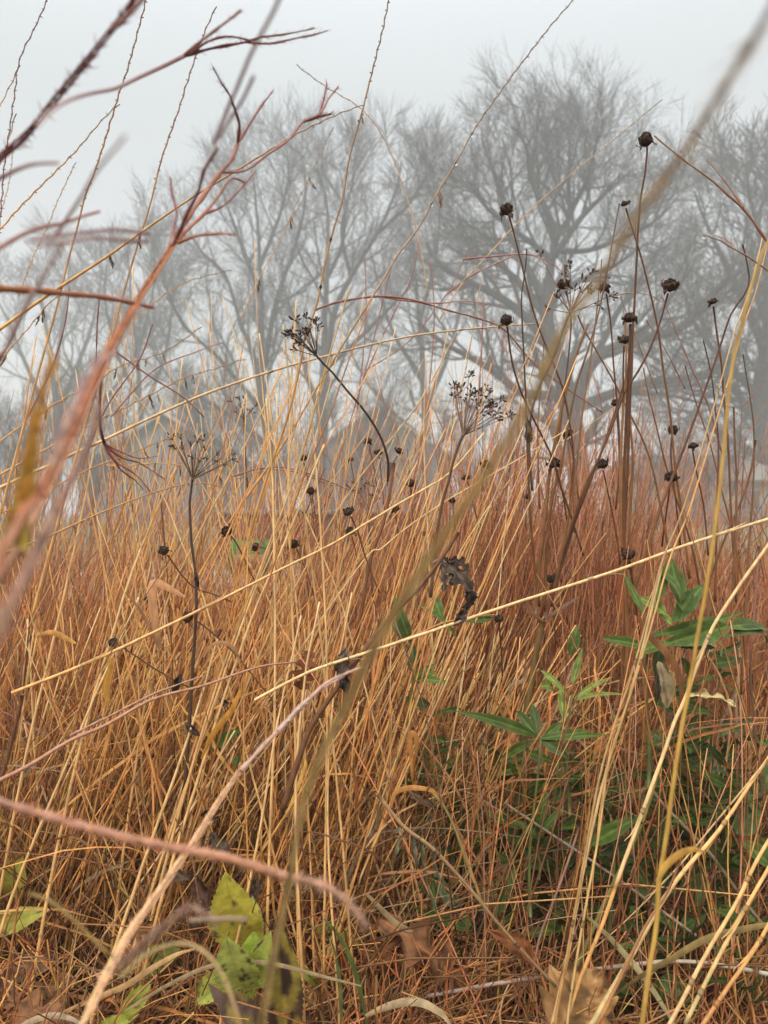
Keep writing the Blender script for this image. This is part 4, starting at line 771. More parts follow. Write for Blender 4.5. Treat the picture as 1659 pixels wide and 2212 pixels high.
# ------------------------------------------------------------------ dark seed heads
def leafpts(base, tip, width, up, nu=12, nv=4, outline='lance', arch=.1, fold=.2, curl=0., teeth=0, tamp=.06, wave=0., seed=0, tw=0., crum=0.):
    R = np.random.default_rng(seed); base = np.asarray(base, float); tip = np.asarray(tip, float)
    ax = tip - base; Ln = np.linalg.norm(ax); ax = ax / Ln; sd = unit(np.cross(ax, up)); nr = np.cross(sd, ax)
    u = np.linspace(0, 1, nu + 1)
    if outline == 'lance': hw = np.sin(math.pi * np.clip(u, 0, 1) ** .85) ** .85
    elif outline == 'ovate': hw = np.sin(math.pi * u ** .7) ** .8
    elif outline == 'obovate': hw = (np.sin(math.pi * u ** 1.7) ** .75) * .92 + .10 * (1 - u)
    elif outline == 'oak': hw = (.22 + .78 * np.abs(np.sin(u * math.pi * 3.6 + .3)) ** 1.3) * np.sin(math.pi * np.clip(u * .96 + .03, 0, 1)) ** .55
    else: hw = np.sin(math.pi * u)
    hw = np.maximum(hw, .035)
    if teeth: hw = hw * (1 + tamp * (((u * teeth) % 1) - .5) * 2)
    v = np.linspace(-1, 1, nv + 1)
    uu, vv = np.meshgrid(u, v, indexing='ij'); H = hw[:, None] * width * .5
    ph = R.uniform(0, 6.28, 4)
    th = vv * curl * (.4 + .8 * uu) + tw * uu
    off = np.where(abs(curl) > 1e-6, np.sin(th) / max(abs(curl), 1e-6) * np.sign(curl if curl else 1), vv) if curl else vv * np.cos(tw * uu)
    ups = (np.abs(vv) * fold + (1 - np.cos(th)) / max(abs(curl), .3)) if curl else np.abs(vv) * fold + vv * np.sin(tw * uu)
    wv = wave * (np.sin(uu * 9 + ph[0] + vv * 2) + .7 * np.sin(uu * 15 + ph[1] - vv * 3)) * np.abs(vv)
    wv = wv + crum * (np.sin(uu * 10 + ph[2] + vv * 3.3) * np.sin(vv * 4.1 + ph[3] + uu * 3) + .5 * np.sin(uu * 19 - vv * 6 + ph[0]))
    pos = base + ax * Ln * uu[..., None] + sd * (off * H)[..., None] + nr * (ups * H + wv * H + arch * Ln * 4 * uu * (1 - uu) )[..., None]
    idx = np.arange((nu + 1) * (nv + 1)).reshape(nu + 1, nv + 1)
    Q = np.stack([idx[:-1, :-1], idx[:-1, 1:], idx[1:, 1:], idx[1:, :-1]], -1).reshape(-1, 4)
    return pos, Q, uu, vv
def leafcol(uu, vv, col, vein=1.25, edge=None, nside=7, seed=0, blot=None, amt=.5, spots=0):
    R = np.random.default_rng(seed); c = np.broadcast_to(np.array(col, float), uu.shape + (3,)).copy()
    mid = np.exp(-(vv / .10) ** 2); vn = np.exp(-((((uu - np.abs(vv) * .14) * nside) % 1 - .5) / .12) ** 2) * .5
    c *= (1 + (vein - 1) * np.clip(mid + vn * .6, 0, 1))[..., None]
    if edge is not None: c = c * (1 - (np.abs(vv) ** 4)[..., None] * .7) + np.array(edge) * (np.abs(vv) ** 4)[..., None] * .7
    if blot is not None:
        ph = R.uniform(0, 6.28, 6); f = np.sin(uu * 7 + ph[0] + vv * 3) + np.sin(uu * 13 + ph[1] - vv * 5) + np.sin(vv * 6 + ph[2] + uu * 3)
        k = np.clip((f - (1.2 - 2.4 * amt)) * 1.2, 0, 1)[..., None]; c = c * (1 - k) + np.array(blot) * k
    for _ in range(spots):
        k = np.clip(1.5 - np.hypot((uu - R.uniform(.08, .95)) * 2.2, vv - R.uniform(-.9, .9)) / R.uniform(.05, .12), 0, 1)[..., None]; c = c * (1 - k) + np.array((.07, .055, .04)) * k
    return np.clip(c, 0, .95)
def seed_head(root, q, axis, R_, seed, flat=1., bristle=False):
    rr = np.random.default_rng(seed); axis = unit(axis)
    m = MB(); m.ball(q, R_ * .86, np.array(DARK) * rr.uniform(.8, 1.8) * np.array([1.25, 1., .85]), 14, 10, .10, axis, (1, 1, .80 * flat), seed)
    for j in range(26):                                              # bumps of the old disc
        a = rr.uniform(0, 6.28); z = rr.uniform(.1, 1); x = unit(np.cross([.3, 1, .2], axis)); y = np.cross(axis, x)
        e = unit(x * math.cos(a) * math.sqrt(1 - z * z) + y * math.sin(a) * math.sqrt(1 - z * z) + axis * z * flat)
        m.ball(q + e * R_ * .80 * (1 if flat >= 1 else .8), R_ * rr.uniform(.14, .26), np.array(DARK) * rr.uniform(.5, 2.2), 5, 4, .1, None, (1, 1, 1), j)
    o = part(m, 'seed_head', M_HEAD, root)
    b = MB(); x = unit(np.cross([.3, 1, .2], axis)); y = np.cross(axis, x); nb = rr.integers(6, 10)
    for j in range(nb):
        a = j / nb * 6.28 + rr.uniform(-.3, .3); e = x * math.cos(a) + y * math.sin(a)
        st = q - axis * R_ * .45 * flat + e * R_ * .45; kind = rr.uniform(0, 1)
        tip = st + (e * rr.uniform(.5, .9) + axis * (rr.uniform(.5, 1.5) if kind < .8 else -rr.uniform(.6, 1.))) * R_ * (1 if flat >= 1 else .8)
        p, Q, uu, vv = leafpts(st, tip, R_ * rr.uniform(.45, .8), e + rr.normal(0, .3, 3), 7, 2, 'lance', rr.uniform(.1, .3), .2, 0, 0, 0, .3, j)
        b.add(p.reshape(-1, 3), Q, None, np.array(DARK) * rr.uniform(.7, 3.4) * np.array([1.3, 1, .8]))
    bo = b.build('bract', M_HEAD, o, loc=tuple(root.location)); bo['kind'] = 'stuff'
def head_stalk(label, hx, hy, R_px, s, d0, d1, w0, w1, flat=1., col=STEMB, col2=(.27, .12, .045), ax=None, seed=None):
    p, dep, t = trace(s, d0, d1, 22, .3); r = .42 * (w0 + (w1 - w0) * t) / F * dep
    root = thing('seed_head_stalk', label, 'seed head', p[-1], None)
    c = np.array(col)[None] * (1 - t[:, None]) + np.array(col2)[None] * t[:, None]
    c = c * np.exp(np.cumsum(rng.normal(0, .03, (len(t), 1)), 0))
    m = MB(); m.tubes(p, r[None], c, 7); part(m, 'stem', M_STEM, root)
    q = P(hx, hy, d0); a = unit(p[0] - p[2]) if ax is None else np.array(ax, float)
    seed_head(root, q, a, R_px / F * d0, seed if seed is not None else int(hx * 7 + hy), flat)
    return root
HS = [
 ('topmost black seed head, plump, on a tall bowed stem', 1395, 303, 17, '1396,316 1398,323 1393,374 1383,428 1377,499 1373,596 1369,674 1363,772 1359,889 1355,1000 1350,1100 1345,1220 1350,1320 1340,1500', 1.05, 1.15, 5, 9, 1.1),
 ('high black seed head on the curving stem nearest the oak fork', 1094, 453, 15, '1099,464 1113,514 1129,577 1152,671 1184,757 1215,835 1232,918 1240,1000 1230,1110', 1.05, 1.15, 4.5, 6, 1.1),
 ('egg-shaped black seed head on the stem bending to the blurred stalk', 1093, 692, 14, '1096,706 1106,780 1125,846 1152,905 1190,983 1212,1053 1230,1106 1260,1200', 1.0, 1.15, 5, 6, 1.2),
 ('small flat olive-black seed head with a hooked bract on a high stem', 1351, 440, 10, '1352,450 1371,510 1391,577 1418,694 1434,811 1449,913 1457,1003 1470,1093 1490,1250', 1.05, 1.15, 4.5, 7, .6),
 ('ragged black seed head on the stem crossing two others', 1448, 618, 17, '1443,633 1430,682 1410,741 1379,803 1350,850 1324,918 1290,1000 1270,1038 1245,1106 1215,1200 1190,1310', 1.05, 1.15, 5, 8, 1.),
 ('small flat black seed head over the stone house', 1540, 652, 11, '1541,662 1549,720 1559,785 1566,870 1574,953 1580,1100 1590,1300', 1.1, 1.15, 5, 6, .6),
 ('black seed head seen from below on a thick stem', 1360, 687, 16, '1361,700 1362,720 1358,811 1352,950 1347,1100 1352,1300', 1.0, 1.1, 8, 9, .8),
 ('ribbed black seed head tucked under the one seen from below', 1348, 734, 13, '1348,748 1346,795 1345,880 1340,980 1330,1100', 1.05, 1.15, 4, 5, .9),
 ('dark round seed head behind the high umbel rays', 1217, 615, 14, '1222,628 1232,680 1228,760 1215,860 1205,960', 1.12, 1.15, 4, 5, 1.),
 ('olive-brown seed head veiled by the blurred stalk', 1305, 621, 13, '1310,634 1320,700 1326,800 1335,900 1340,1010', 1.1, 1.15, 4, 5, .9),
 ('dark seed head half hidden behind the long leaning stem', 1454, 929, 12, '1452,940 1449,985 1460,1080 1470,1180', 1.15, 1.2, 4, 5, 1.),
 ('curled brown seed head close to the pale pair of stalks', 1497, 963, 10, '1496,972 1503,1010 1520,1090 1530,1200', 1.15, 1.2, 4, 5, .9),
 ('dark seed head at the crossing of the leaning stem and rust stalks', 1450, 1030, 14, '1447,1044 1440,1100 1430,1180', 1.12, 1.2, 4, 5, 1.),
 ('plump dark seed head with a curled tip in the rust bunch', 1301, 1003, 13, '1303,1016 1312,1060 1325,1120 1340,1220', 1.15, 1.2, 3.5, 5, 1.),
 ('cracked dark seed head low between the forked stems', 1197, 1001, 14, '1203,1013 1215,1060 1225,1130', 1.12, 1.15, 4, 5, 1.),
 ('small dark seed head above the cracked one', 1226, 936, 11, '1230,946 1240,1000 1250,1080', 1.2, 1.2, 3, 4, .9),
 ('reddish dark seed head where two brown stems meet', 1330, 870, 11, '1330,880 1335,930 1338,1000', 1.15, 1.2, 3.5, 4, .9),
 ('rough seed head by the crossing bright stalk above the green leaves', 1357, 1198, 14, '1359,1212 1366,1250 1372,1300 1380,1370', 1.05, 1.1, 7, 7, 1.2),
 ('small dark seed head just under the bright crossing stalk', 1077, 1336, 11, '1078,1346 1082,1400 1085,1460', 1.0, 1.05, 4, 4, .9),
 ('dark seed head in the rust bunch beneath the fork', 1190, 1251, 11, '1192,1262 1196,1320 1200,1400', 1.25, 1.3, 3.5, 4, 1.),
 ('ragged seed head on a thin stem beside the dried brown umbel', 354, 1190, 12, '362,1199 390,1241 420,1271 448,1280 500,1300', 1.0, 1.05, 4, 4, 1.),
 ('dark seed head hanging over the thick broken straw stalk', 407, 1333, 14, '420,1340 440,1352 500,1406 550,1466 600,1530', 1.0, 1.05, 4, 4, 1.),
 ('round seed head on a slanting dark stem low in the thatch', 245, 1388, 11, '256,1394 290,1415 320,1436 370,1466 420,1490', 1.0, 1.05, 4, 4, 1.),
 ('tiny round seed head over the pale path', 320, 1295, 8, '322,1303 330,1350 340,1420', 1.15, 1.15, 3, 3, 1.),
 ('shaggy seed head beside the green board', 489, 1149, 13, '500,1158 515,1180 540,1235 570,1300', 1.05, 1.1, 4, 4, 1.),
 ('dark seed head at the upper corner of the green board', 634, 1176, 12, '640,1186 660,1230 680,1290', 1.15, 1.15, 3.5, 4, 1.),
 ('dark seed head against the middle of the green board', 553, 1182, 10, '562,1182 600,1190 650,1215', 1.2, 1.2, 3, 3, 1.),
 ('broad black seed head with a frilled rim above the brick wall', 752, 1106, 13, '758,1116 775,1150 790,1200 820,1280', 1.05, 1.1, 4, 4, .8),
 ('black seed head before the dark brick wall', 757, 1148, 11, '760,1158 770,1200 780,1250', 1.2, 1.2, 3, 3, 1.),
 ('dark seed head on a thin upright stem over the slate house', 655, 990, 10, '656,1000 665,1040 672,1090 680,1160', 1.25, 1.25, 3, 3, .8),
 ('double seed head below the one over the slate house', 672, 1061, 10, '674,1070 680,1110 690,1180', 1.25, 1.25, 3, 3, 1.2),
 ('flat dark seed head highest of the distant cluster', 795, 953, 10, '797,962 806,1000 815,1060', 1.4, 1.4, 3, 3, .7),
 ('dark seed head second in the distant cluster', 818, 978, 10, '820,987 825,1040 830,1100', 1.4, 1.4, 3, 3, .8),
 ('dark seed head on a forked stem beside the red-brown stem', 862, 975, 10, '858,985 845,1010 836,1050', 1.2, 1.2, 3, 3, .8),
 ('small dark seed head beside the distant cluster over the brick wall', 757, 993, 8, '758,1000 764,1040 770,1090', 1.5, 1.5, 2.5, 3, .7),
 ('pointed dark seed head low over the rust bunch', 887, 1045, 11, '888,1055 890,1110 895,1180', 1.35, 1.35, 3, 3, 1.),
 ('small dark seed head under the pointed one', 854, 1099, 9, '855,1107 860,1160', 1.4, 1.4, 2.5, 3, 1.),
 ('small forked dark seed head below the middle umbel', 1006, 1032, 9, '1010,1040 1018,1070 1030,1120', 1.25, 1.25, 3.5, 3.5, .9),
 ('round dark seed head deep in the rust bunch', 977, 1081, 8, '978,1088 982,1140', 1.5, 1.5, 2.5, 3, 1.),
 ('flattened dark seed head deep in the rust bunch near the blurred stalk', 1139, 1074, 9, '1138,1082 1135,1140', 1.5, 1.5, 3, 3, .6),
 ('bell-shaped dark seed head by the blurred tan stalk', 1050, 1004, 11, '1048,1014 1040,1060', 1.2, 1.2, 3.5, 4, 1.2),
 ('black seed head low beneath the crossing stalk in the rust bunch', 916, 1153, 7, '917,1160 920,1210', 1.6, 1.6, 2.5, 3, 1.),
 ('black seed head deepest beside the hanging leaf', 978, 1247, 8, '979,1255 985,1300', 1.4, 1.4, 2.5, 3, 1.),
]
for i, (lb, hx, hy, Rp, s, d0, d1, w0, w1, fl) in enumerate(HS):
    head_stalk(lb, hx, hy, Rp, s, d0, d1, w0, w1, fl, seed=i)
# headless stems of the same plants
for lb, s, d0, d1, w0, w1, c in (
 ('dark headless stem with a pointed broken tip beside the curving stem', '1138,538 1136,570 1131,612 1127,655 1133,772 1137,850 1142,1000 1150,1150 1165,1310', 1.0, 1.15, 3, 7, (.10, .06, .05)),
 ('grey headless stem leaning beside the flat olive seed head', '1338,440 1324,518 1309,596 1293,674 1270,757 1246,831 1228,920 1212,1010 1190,1106 1175,1320', 1.05, 1.15, 3, 8, (.26, .16, .1)),
 ('dark purple-brown stem bent at a joint near the frame edge', '1604,528 1612,560 1617,618 1580,678 1555,753 1520,853 1480,963 1445,1053 1424,1106 1385,1231 1365,1292 1355,1330', 1.02, 1.1, 4, 9, (.13, .06, .05)),
 ('short pale headless stem before the oak trunk', '1175,740 1172,800 1165,870 1162,960 1166,1100', 1.15, 1.15, 3, 5, (.3, .16, .08)),
 ('brown stem from the umbel base bending over the rust bunch', '1248,680 1262,712 1290,760 1330,830 1360,890 1390,950 1410,1010 1430,1106 1450,1220', 1.12, 1.15, 4, 6, (.24, .13, .06)),
 ('dark stem rising steeply by the stone house', '1519,735 1535,800 1545,880 1552,960 1550,1060 1548,1160 1545,1300', 1.1, 1.15, 3, 7, (.12, .06, .05)),
 ('olive-brown stem curving by the frame edge', '1605,765 1615,830 1625,900 1628,980 1625,1080 1618,1180 1610,1330 1600,1500', 1.1, 1.15, 3, 8, (.16, .12, .06)),
 ('broken brown stem with a blunt top by the frame edge', '1632,950 1626,1000 1610,1060 1590,1110 1560,1180 1520,1290', 1.05, 1.1, 5, 7, (.3, .14, .07)),
 ('tall rust stem between the two crossing dark ones', '1390,795 1400,850 1420,930 1440,1010 1470,1100 1500,1200 1520,1330', 1.15, 1.2, 3, 7, (.32, .14, .06)),
 ('thick ridged brown stem rising from the green leaves', '1350,690 1352,800 1345,900 1340,1020 1345,1140 1352,1270 1358,1400 1350,1560', 1.08, 1.1, 4, 12, (.34, .16, .06)),
 ('ridged brown stem beside the thick one', '1372,480 1376,560 1370,680 1366,800 1362,900 1368,1000 1362,1120 1356,1230', 1.1, 1.1, 2, 8, (.36, .17, .06)),
 ('tan ridged stem rising through the fork', '1300,560 1290,680 1275,790 1262,880 1250,980 1232,1100 1205,1250', 1.12, 1.15, 3, 7, (.34, .22, .12)),
 ('slim dark stem leaning over the beige house wall', '1480,790 1500,860 1535,960 1560,1060 1590,1180 1610,1290', 1.2, 1.2, 3, 5, (.2, .09, .05)),
 ('speckled rough brown stalk by the frame edge', '1585,880 1588,960 1592,1040 1590,1140 1586,1240 1580,1380', 1.1, 1.1, 5, 7, (.22, .11, .07)),
 ('upright brown stem standing behind the large green leaf', '1540,1180 1530,1290 1525,1400 1520,1520 1515,1650', 1.2, 1.2, 7, 9, (.28, .13, .07)),
 ('pink-brown stem curving down behind the frame edge leaves', '1640,1180 1630,1320 1620,1450 1630,1560 1650,1680', 1.15, 1.15, 6, 8, (.4, .2, .15))):
    stalk(lb, s, d0, d1, w0 * .85, w1 * .85, c, name='dry_stalk', col2=(.27, .12, .045), cat='plant stem')
# ------------------------------------------------------------------ umbels
def umbel(label, node, tips, s, d, w0, w1, col=(.11, .07, .05), scale=1., seedy=.5, seed=0, d1=None):
    R = np.random.default_rng(seed); q = P(*node, d)
    p, dep, t = trace(s, d, d1 or d, 20, .2); r = .5 * (w0 + (w1 - w0) * t) / F * dep
    root = thing('dried_umbel', label, 'dried umbel', p[-1], None)
    m = MB(); m.tubes(p, r[None], col, 7); m.ball(q, 1.25 * r[0], col, 8, 6, .1); part(m, 'stem', M_STEM, root)
    for tx, ty in tips:
        e = P(tx, ty, d + R.uniform(-.022, .022)); mid = (q + e) / 2 + np.array([0, 0, .0035]) * R.uniform(-.5, 1.2)
        tt = np.linspace(0, 1, 7)[:, None]; pts = q * (1 - tt) ** 2 + 2 * mid * tt * (1 - tt) + e * tt ** 2
        rad = np.linspace(1.15, .75, 7) / F * d * scale
        m = MB(); m.tubes(pts, rad[None], np.array(col) * R.uniform(.8, 1.5), 5); ro = part(m, 'ray', M_STEM, root)
        ax = unit(e - q); k = MB(); k.ball(e, 2.3 / F * d * scale, col, 6, 5, .1)
        for j in range(11):
            dd = unit(ax * R.uniform(.5, 1.4) + unit(R.normal(0, 1, 3))); l = R.uniform(8, 15) / F * d * scale
            u = np.linspace(0, 1, 4)[:, None]; pp = e + dd * l * u + np.array([0, 0, .0004]) * u
            k.tubes(pp, (np.array([.55, .45, .4, .25]) / F * d * scale)[None], np.array(col) * R.uniform(.8, 2.0), 4)
            if R.uniform() < seedy: k.ball(e + dd * l, 3.0 / F * d * scale, np.array([.05, .032, .024]) * R.uniform(.6, 2.4), 6, 5, .1, dd, (.6, .45, 1.4), j)
        ko = k.build('seed_cluster', M_HEAD, ro, loc=tuple(root.location)); ko['kind'] = 'stuff'
    return root
umbel('dried brown umbel with mostly empty rays in front of the shed', (416, 1036), [(372, 949), (391, 948), (379, 969), (394, 969), (412, 962), (426, 956), (439, 952), (443, 972), (416, 990), (430, 997), (447, 992), (468, 982), (469, 996), (483, 1004), (502, 992)],
      '416,1037 411,1073 410,1106 415,1181 422,1231 425,1306 420,1400 410,1550 400,1700', 1.0, 5, 9, seedy=.15, seed=1, d1=1.05)
umbel('dark umbel heavy with seeds on a long curved drooping stem', (684, 769), [(624, 724), (639, 693), (661, 687), (682, 697), (686, 709), (633, 722), (655, 717), (645, 732), (641, 756), (655, 740), (648, 744), (665, 725), (670, 712)],
      '684,769 700,787 719,806 750,845 778,877 801,908 821,943 832,972 839,1003 837,1040 845,1000', 1.0, 4.5, 6, (.10, .055, .04), seedy=.75, seed=2, d1=1.1)
umbel('large brown umbel with crowded rays beside the blurred stalk', (1000, 941), [(982, 839), (983, 859), (990, 852), (995, 839), (1013, 814), (1016, 844), (1016, 856), (1025, 857), (1040, 852), (1051, 841), (1053, 856), (1056, 872), (1081, 867), (1044, 885), (1055, 891), (1073, 893), (1070, 904), (1099, 900), (1008, 872), (1036, 893), (1062, 880), (1030, 872)],
      '1000,942 992,958 979,997 969,1039 958,1076 949,1122 940,1180 930,1290', 1.0, 6, 8, (.21, .12, .075), seedy=.6, seed=3, d1=1.05)
umbel('high umbel with sparse rays before the oak fork', (1232, 676), [(1168, 553), (1232, 579), (1221, 598), (1260, 608), (1275, 592), (1308, 600), (1318, 639), (1268, 620), (1254, 631), (1270, 631), (1207, 643), (1187, 667), (1242, 627), (1293, 659)],
      '1232,677 1223,694 1207,741 1187,788 1168,827 1150,880 1142,960 1150,1060', 1.1, 5, 6, (.14, .085, .06), seedy=.4, seed=4)
umbel('small distant umbel over the shed roof edge', (527, 906), [(501, 868), (518, 864), (530, 867), (553, 876), (510, 890), (540, 890), (522, 880)], '527,906 528,930 530,980 535,1060', 1.45, 3, 4, seedy=.2, seed=5, scale=.8)
umbel('pale distant umbel above the dark brick wall', (795, 1107), [(757, 1055), (769, 1043), (782, 1035), (797, 1047), (808, 1051), (818, 1064), (776, 1063), (803, 1075), (812, 1082), (788, 1056)], '795,1108 797,1140 800,1200 805,1290', 1.35, 4, 5, (.2, .12, .08), seedy=.2, seed=6, scale=.9)
umbel('small umbel half lost in the straw left of the brick wall', (655, 1160), [(630, 1120), (645, 1110), (660, 1112), (675, 1120), (684, 1135)], '655,1161 660,1220 668,1300', 1.5, 3, 4, (.16, .09, .06), seedy=.3, seed=7, scale=.8)
# water drops
m_, N_, L_ = nt('water'); o_ = N_.new('ShaderNodeOutputMaterial'); b_ = N_.new('ShaderNodeBsdfPrincipled'); b_.inputs['Transmission Weight'].default_value = 1; b_.inputs['IOR'].default_value = 1.33; b_.inputs['Roughness'].default_value = 0.; L_.new(b_.outputs[0], o_.inputs['Surface'])
DROPS += [P(1470, 330, 1.0), P(1520, 512, .96), P(1535, 507, .96)]
for q in DROPS:
    k = MB(); k.ball(q, .0024, (1, 1, 1), 12, 9, 0, None, (1, 1, 1.2)); tag(k.build('water_drop', m_, None, loc=tuple(q)), 'clear round water drop hanging from a thin stalk', 'water drop', 'water drops on the stalks')
# ------------------------------------------------------------------ leaves
def leaf_obj(name, mat, base, tip, width, up, col, root=None, label=None, cat=None, loc=None, edge=None, vein=1.2, blot=None, amt=.5, seed=0, group=None, spots=0, **kw):
    p, Q, uu, vv = leafpts(base, tip, width, up, seed=seed, **kw)
    m = MB(); m.add(p.reshape(-1, 3), Q, None, leafcol(uu, vv, col, vein, edge, 7, seed, blot, amt, spots).reshape(-1, 3))
    if root is not None: return part(m, name, mat, root, label)
    return tag(m.build(name, mat, None, loc=tuple(np.asarray(base))), label, cat, group)
def pl(bx, by, tx, ty, wpx, d0, d1): return P(bx, by, d0), P(tx, ty, d1), wpx / F * (d0 + d1) / 2
FACE = np.array([0, -1, .25])
def green_plant(label, sx0, sy0, sx1, sy1, d, leaves, sw=9, col=(.15, .16, .05), lcol=GREEN, seed=0):
    """leaves: (base x, y, tip x, y, width, depth change, facing, outline)"""
    d = 1. + (d - 1.) * .55; base = P(sx0, sy0, d); base[2] = max(base[2], 0.); root = thing('leafy_plant', label, 'plant', base)
    t = np.linspace(0, 1, 9)[:, None]; top = P(sx1, sy1, d); pts = base * (1 - t) + top * t; pts[:, 0] += .004 * np.sin(t[:, 0] * 5 + seed)
    m = MB(); m.tubes(pts, (np.linspace(1, .6, 9) * sw * .5 / F * d)[None], col, 7); part(m, 'stem', M_STEM, root)
    R = np.random.default_rng(seed)
    for i, lf in enumerate(leaves):
        bx, by, tx, ty, w_, dd, fz, ol = lf[:8]; c = np.array(lf[8] if len(lf) > 8 else lcol) * R.uniform(.85, 1.2)
        a, b, wd = pl(bx, by, tx, ty, w_, d, d + dd)
        leaf_obj('leaf', M_LEAF, a, b, wd, np.array([R.normal(0, .25), -1, fz]), c, root, outline=ol, arch=R.uniform(-.04, .16), fold=R.uniform(.1, .5), edge=np.array(c) * 1.5 + .02, vein=1.9, nu=20, nv=8, seed=seed * 40 + i, wave=R.uniform(.03, .14), tw=R.normal(0, .5), blot=(.16, .10, .04), amt=R.choice([-1., -1., -.25, -.1]), spots=R.integers(0, 3))
    return root
LG = (.19, .24, .05); DG = (.07, .105, .03)
green_plant('leafy plant with a big spoon-shaped green leaf', 1395, 1700, 1405, 1370, 1.05, [
 (1420, 1395, 1577, 1352, 52, -.03, .3, 'obovate'), (1400, 1375, 1608, 1322, 26, .03, 1.2, 'lance'), (1410, 1310, 1445, 1210, 30, .04, .2, 'lance'), (1470, 1290, 1405, 1235, 24, .05, .6, 'lance'), (1475, 1320, 1450, 1205, 34, .06, .1, 'lance'),
 (1465, 1345, 1495, 1278, 40, .02, .3, 'obovate'), (1455, 1345, 1520, 1262, 36, .05, .5, 'ovate'), (1395, 1395, 1298, 1378, 22, .0, .6, 'lance'), (1370, 1412, 1455, 1388, 30, -.02, .9, 'lance'), (1392, 1330, 1340, 1225, 20, .03, .3, 'lance'),
 (1440, 1330, 1380, 1290, 28, .06, .6, 'lance', LG), (1450, 1350, 1400, 1305, 26, .05, .8, 'lance', LG), (1425, 1400, 1415, 1465, 30, -.01, .2, 'ovate', DG), (1470, 1420, 1495, 1470, 22, .05, .4, 'lance', DG), (1560, 1355, 1659, 1360, 34, .1, .7, 'lance'), (1560, 1380, 1655, 1395, 26, .1, .9, 'lance', DG)], 9, seed=1)
green_plant('leafy plant with pale lime rosette leaves under the fork', 1225, 1760, 1232, 1500, 1.12, [
 (1232, 1415, 1247, 1350, 26, .0, .1, 'lance'), (1168, 1482, 1196, 1488, 30, .02, .8, 'ovate', LG), (1225, 1500, 1168, 1448, 14, .05, .2, 'lance', LG), (1240, 1510, 1330, 1462, 16, .04, 1.0, 'lance', LG), (1236, 1480, 1258, 1400, 16, .06, .1, 'lance', LG), (1238, 1515, 1350, 1500, 13, -.03, 1.3, 'lance', LG), (1220, 1560, 1210, 1480, 18, .05, .3, 'lance', LG)], 8, seed=2)
green_plant('leafy plant with long flat leaves spreading from one joint', 1145, 1980, 1162, 1590, 1.02, [
 (1160, 1592, 985, 1536, 26, -.04, .6, 'lance'), (1165, 1595, 1275, 1578, 22, -.03, 1.1, 'lance'), (1165, 1598, 1318, 1588, 18, .04, 1.2, 'lance'), (1158, 1590, 1115, 1535, 24, .03, .3, 'lance', DG), (1160, 1585, 1148, 1520, 24, .04, .1, 'lance', DG), (1170, 1600, 1230, 1640, 26, -.02, .5, 'lance', DG), (1150, 1600, 1080, 1640, 20, .0, .6, 'lance'), (1175, 1590, 1215, 1560, 18, .02, .4, 'lance')], 8, seed=3)
green_plant('upright narrow-leaved plant at the edge of the rust bunch', 885, 1600, 888, 1400, 1.2, [
 (888, 1390, 850, 1286, 24, 0, .2, 'lance', DG), (890, 1450, 893, 1385, 26, .02, .2, 'lance', DG), (985, 1375, 898, 1306, 14, .0, .5, 'lance'), (955, 1335, 930, 1272, 24, .03, .2, 'lance'), (895, 1465, 945, 1432, 18, 0, .5, 'lance'), (900, 1470, 975, 1478, 22, -.02, .9, 'lance'), (885, 1470, 945, 1450, 14, .02, .6, 'lance', LG), (1000, 1340, 1068, 1335, 18, .05, .8, 'lance'), (880, 1400, 835, 1330, 18, .03, .3, 'lance', DG)], 6, seed=4)
green_plant('leafy plant with broad dark leaves beside the olive stalk', 1300, 2140, 1330, 1790, 1.05, [
 (1275, 1826, 1385, 1762, 34, -.03, .6, 'lance'), (1290, 1850, 1410, 1800, 26, .06, .7, 'lance', DG), (1420, 1952, 1365, 1858, 44, .06, .2, 'ovate', DG), (1465, 1925, 1545, 1858, 36, .05, .4, 'lance', DG), (1500, 1960, 1512, 1870, 30, .08, .2, 'lance', DG), (1360, 1960, 1395, 1985, 20, .0, .6, 'lance'), (1340, 2010, 1375, 1972, 30, .0, .4, 'ovate'), (1350, 2050, 1390, 2010, 34, .04, .3, 'ovate'), (1310, 1850, 1345, 1930, 40, .08, .2, 'lance', DG), (1420, 1830, 1400, 1740, 36, .1, .2, 'lance', DG)], 9, seed=5)
green_plant('leafy plant with spotted upright leaves by the tan rod', 1060, 2070, 1070, 1900, 1.1, [
 (1066, 1985, 1112, 1868, 30, 0, .15, 'lance', (.12, .19, .06)), (1050, 1985, 1040, 1900, 26, .05, .2, 'lance'), (1020, 2012, 890, 1958, 22, -.02, .6, 'lance'), (1030, 2010, 985, 1960, 18, .03, .4, 'lance'), (950, 2040, 1010, 2075, 38, .02, .8, 'ovate'), (1130, 2020, 1230, 2004, 20, .0, .9, 'lance'), (1180, 2000, 1200, 1930, 28, .05, .2, 'lance'), (1060, 2010, 1120, 1950, 16, .04, .3, 'lance', DG), (985, 1960, 935, 1880, 30, .06, .2, 'ovate', (.10, .16, .09)), (940, 2000, 930, 1880, 14, .04, .2, 'lance')], 6, seed=6)
green_plant('leafy plant with a single pointed leaf on the thick stem', 1160, 1900, 1163, 1770, 1.1, [(1162, 1790, 1175, 1690, 27, -.02, .15, 'lance', (.13, .20, .05)), (1165, 1800, 1220, 1740, 16, .03, .4, 'lance'), (1158, 1810, 1110, 1770, 16, .02, .4, 'lance')], 6, seed=7)
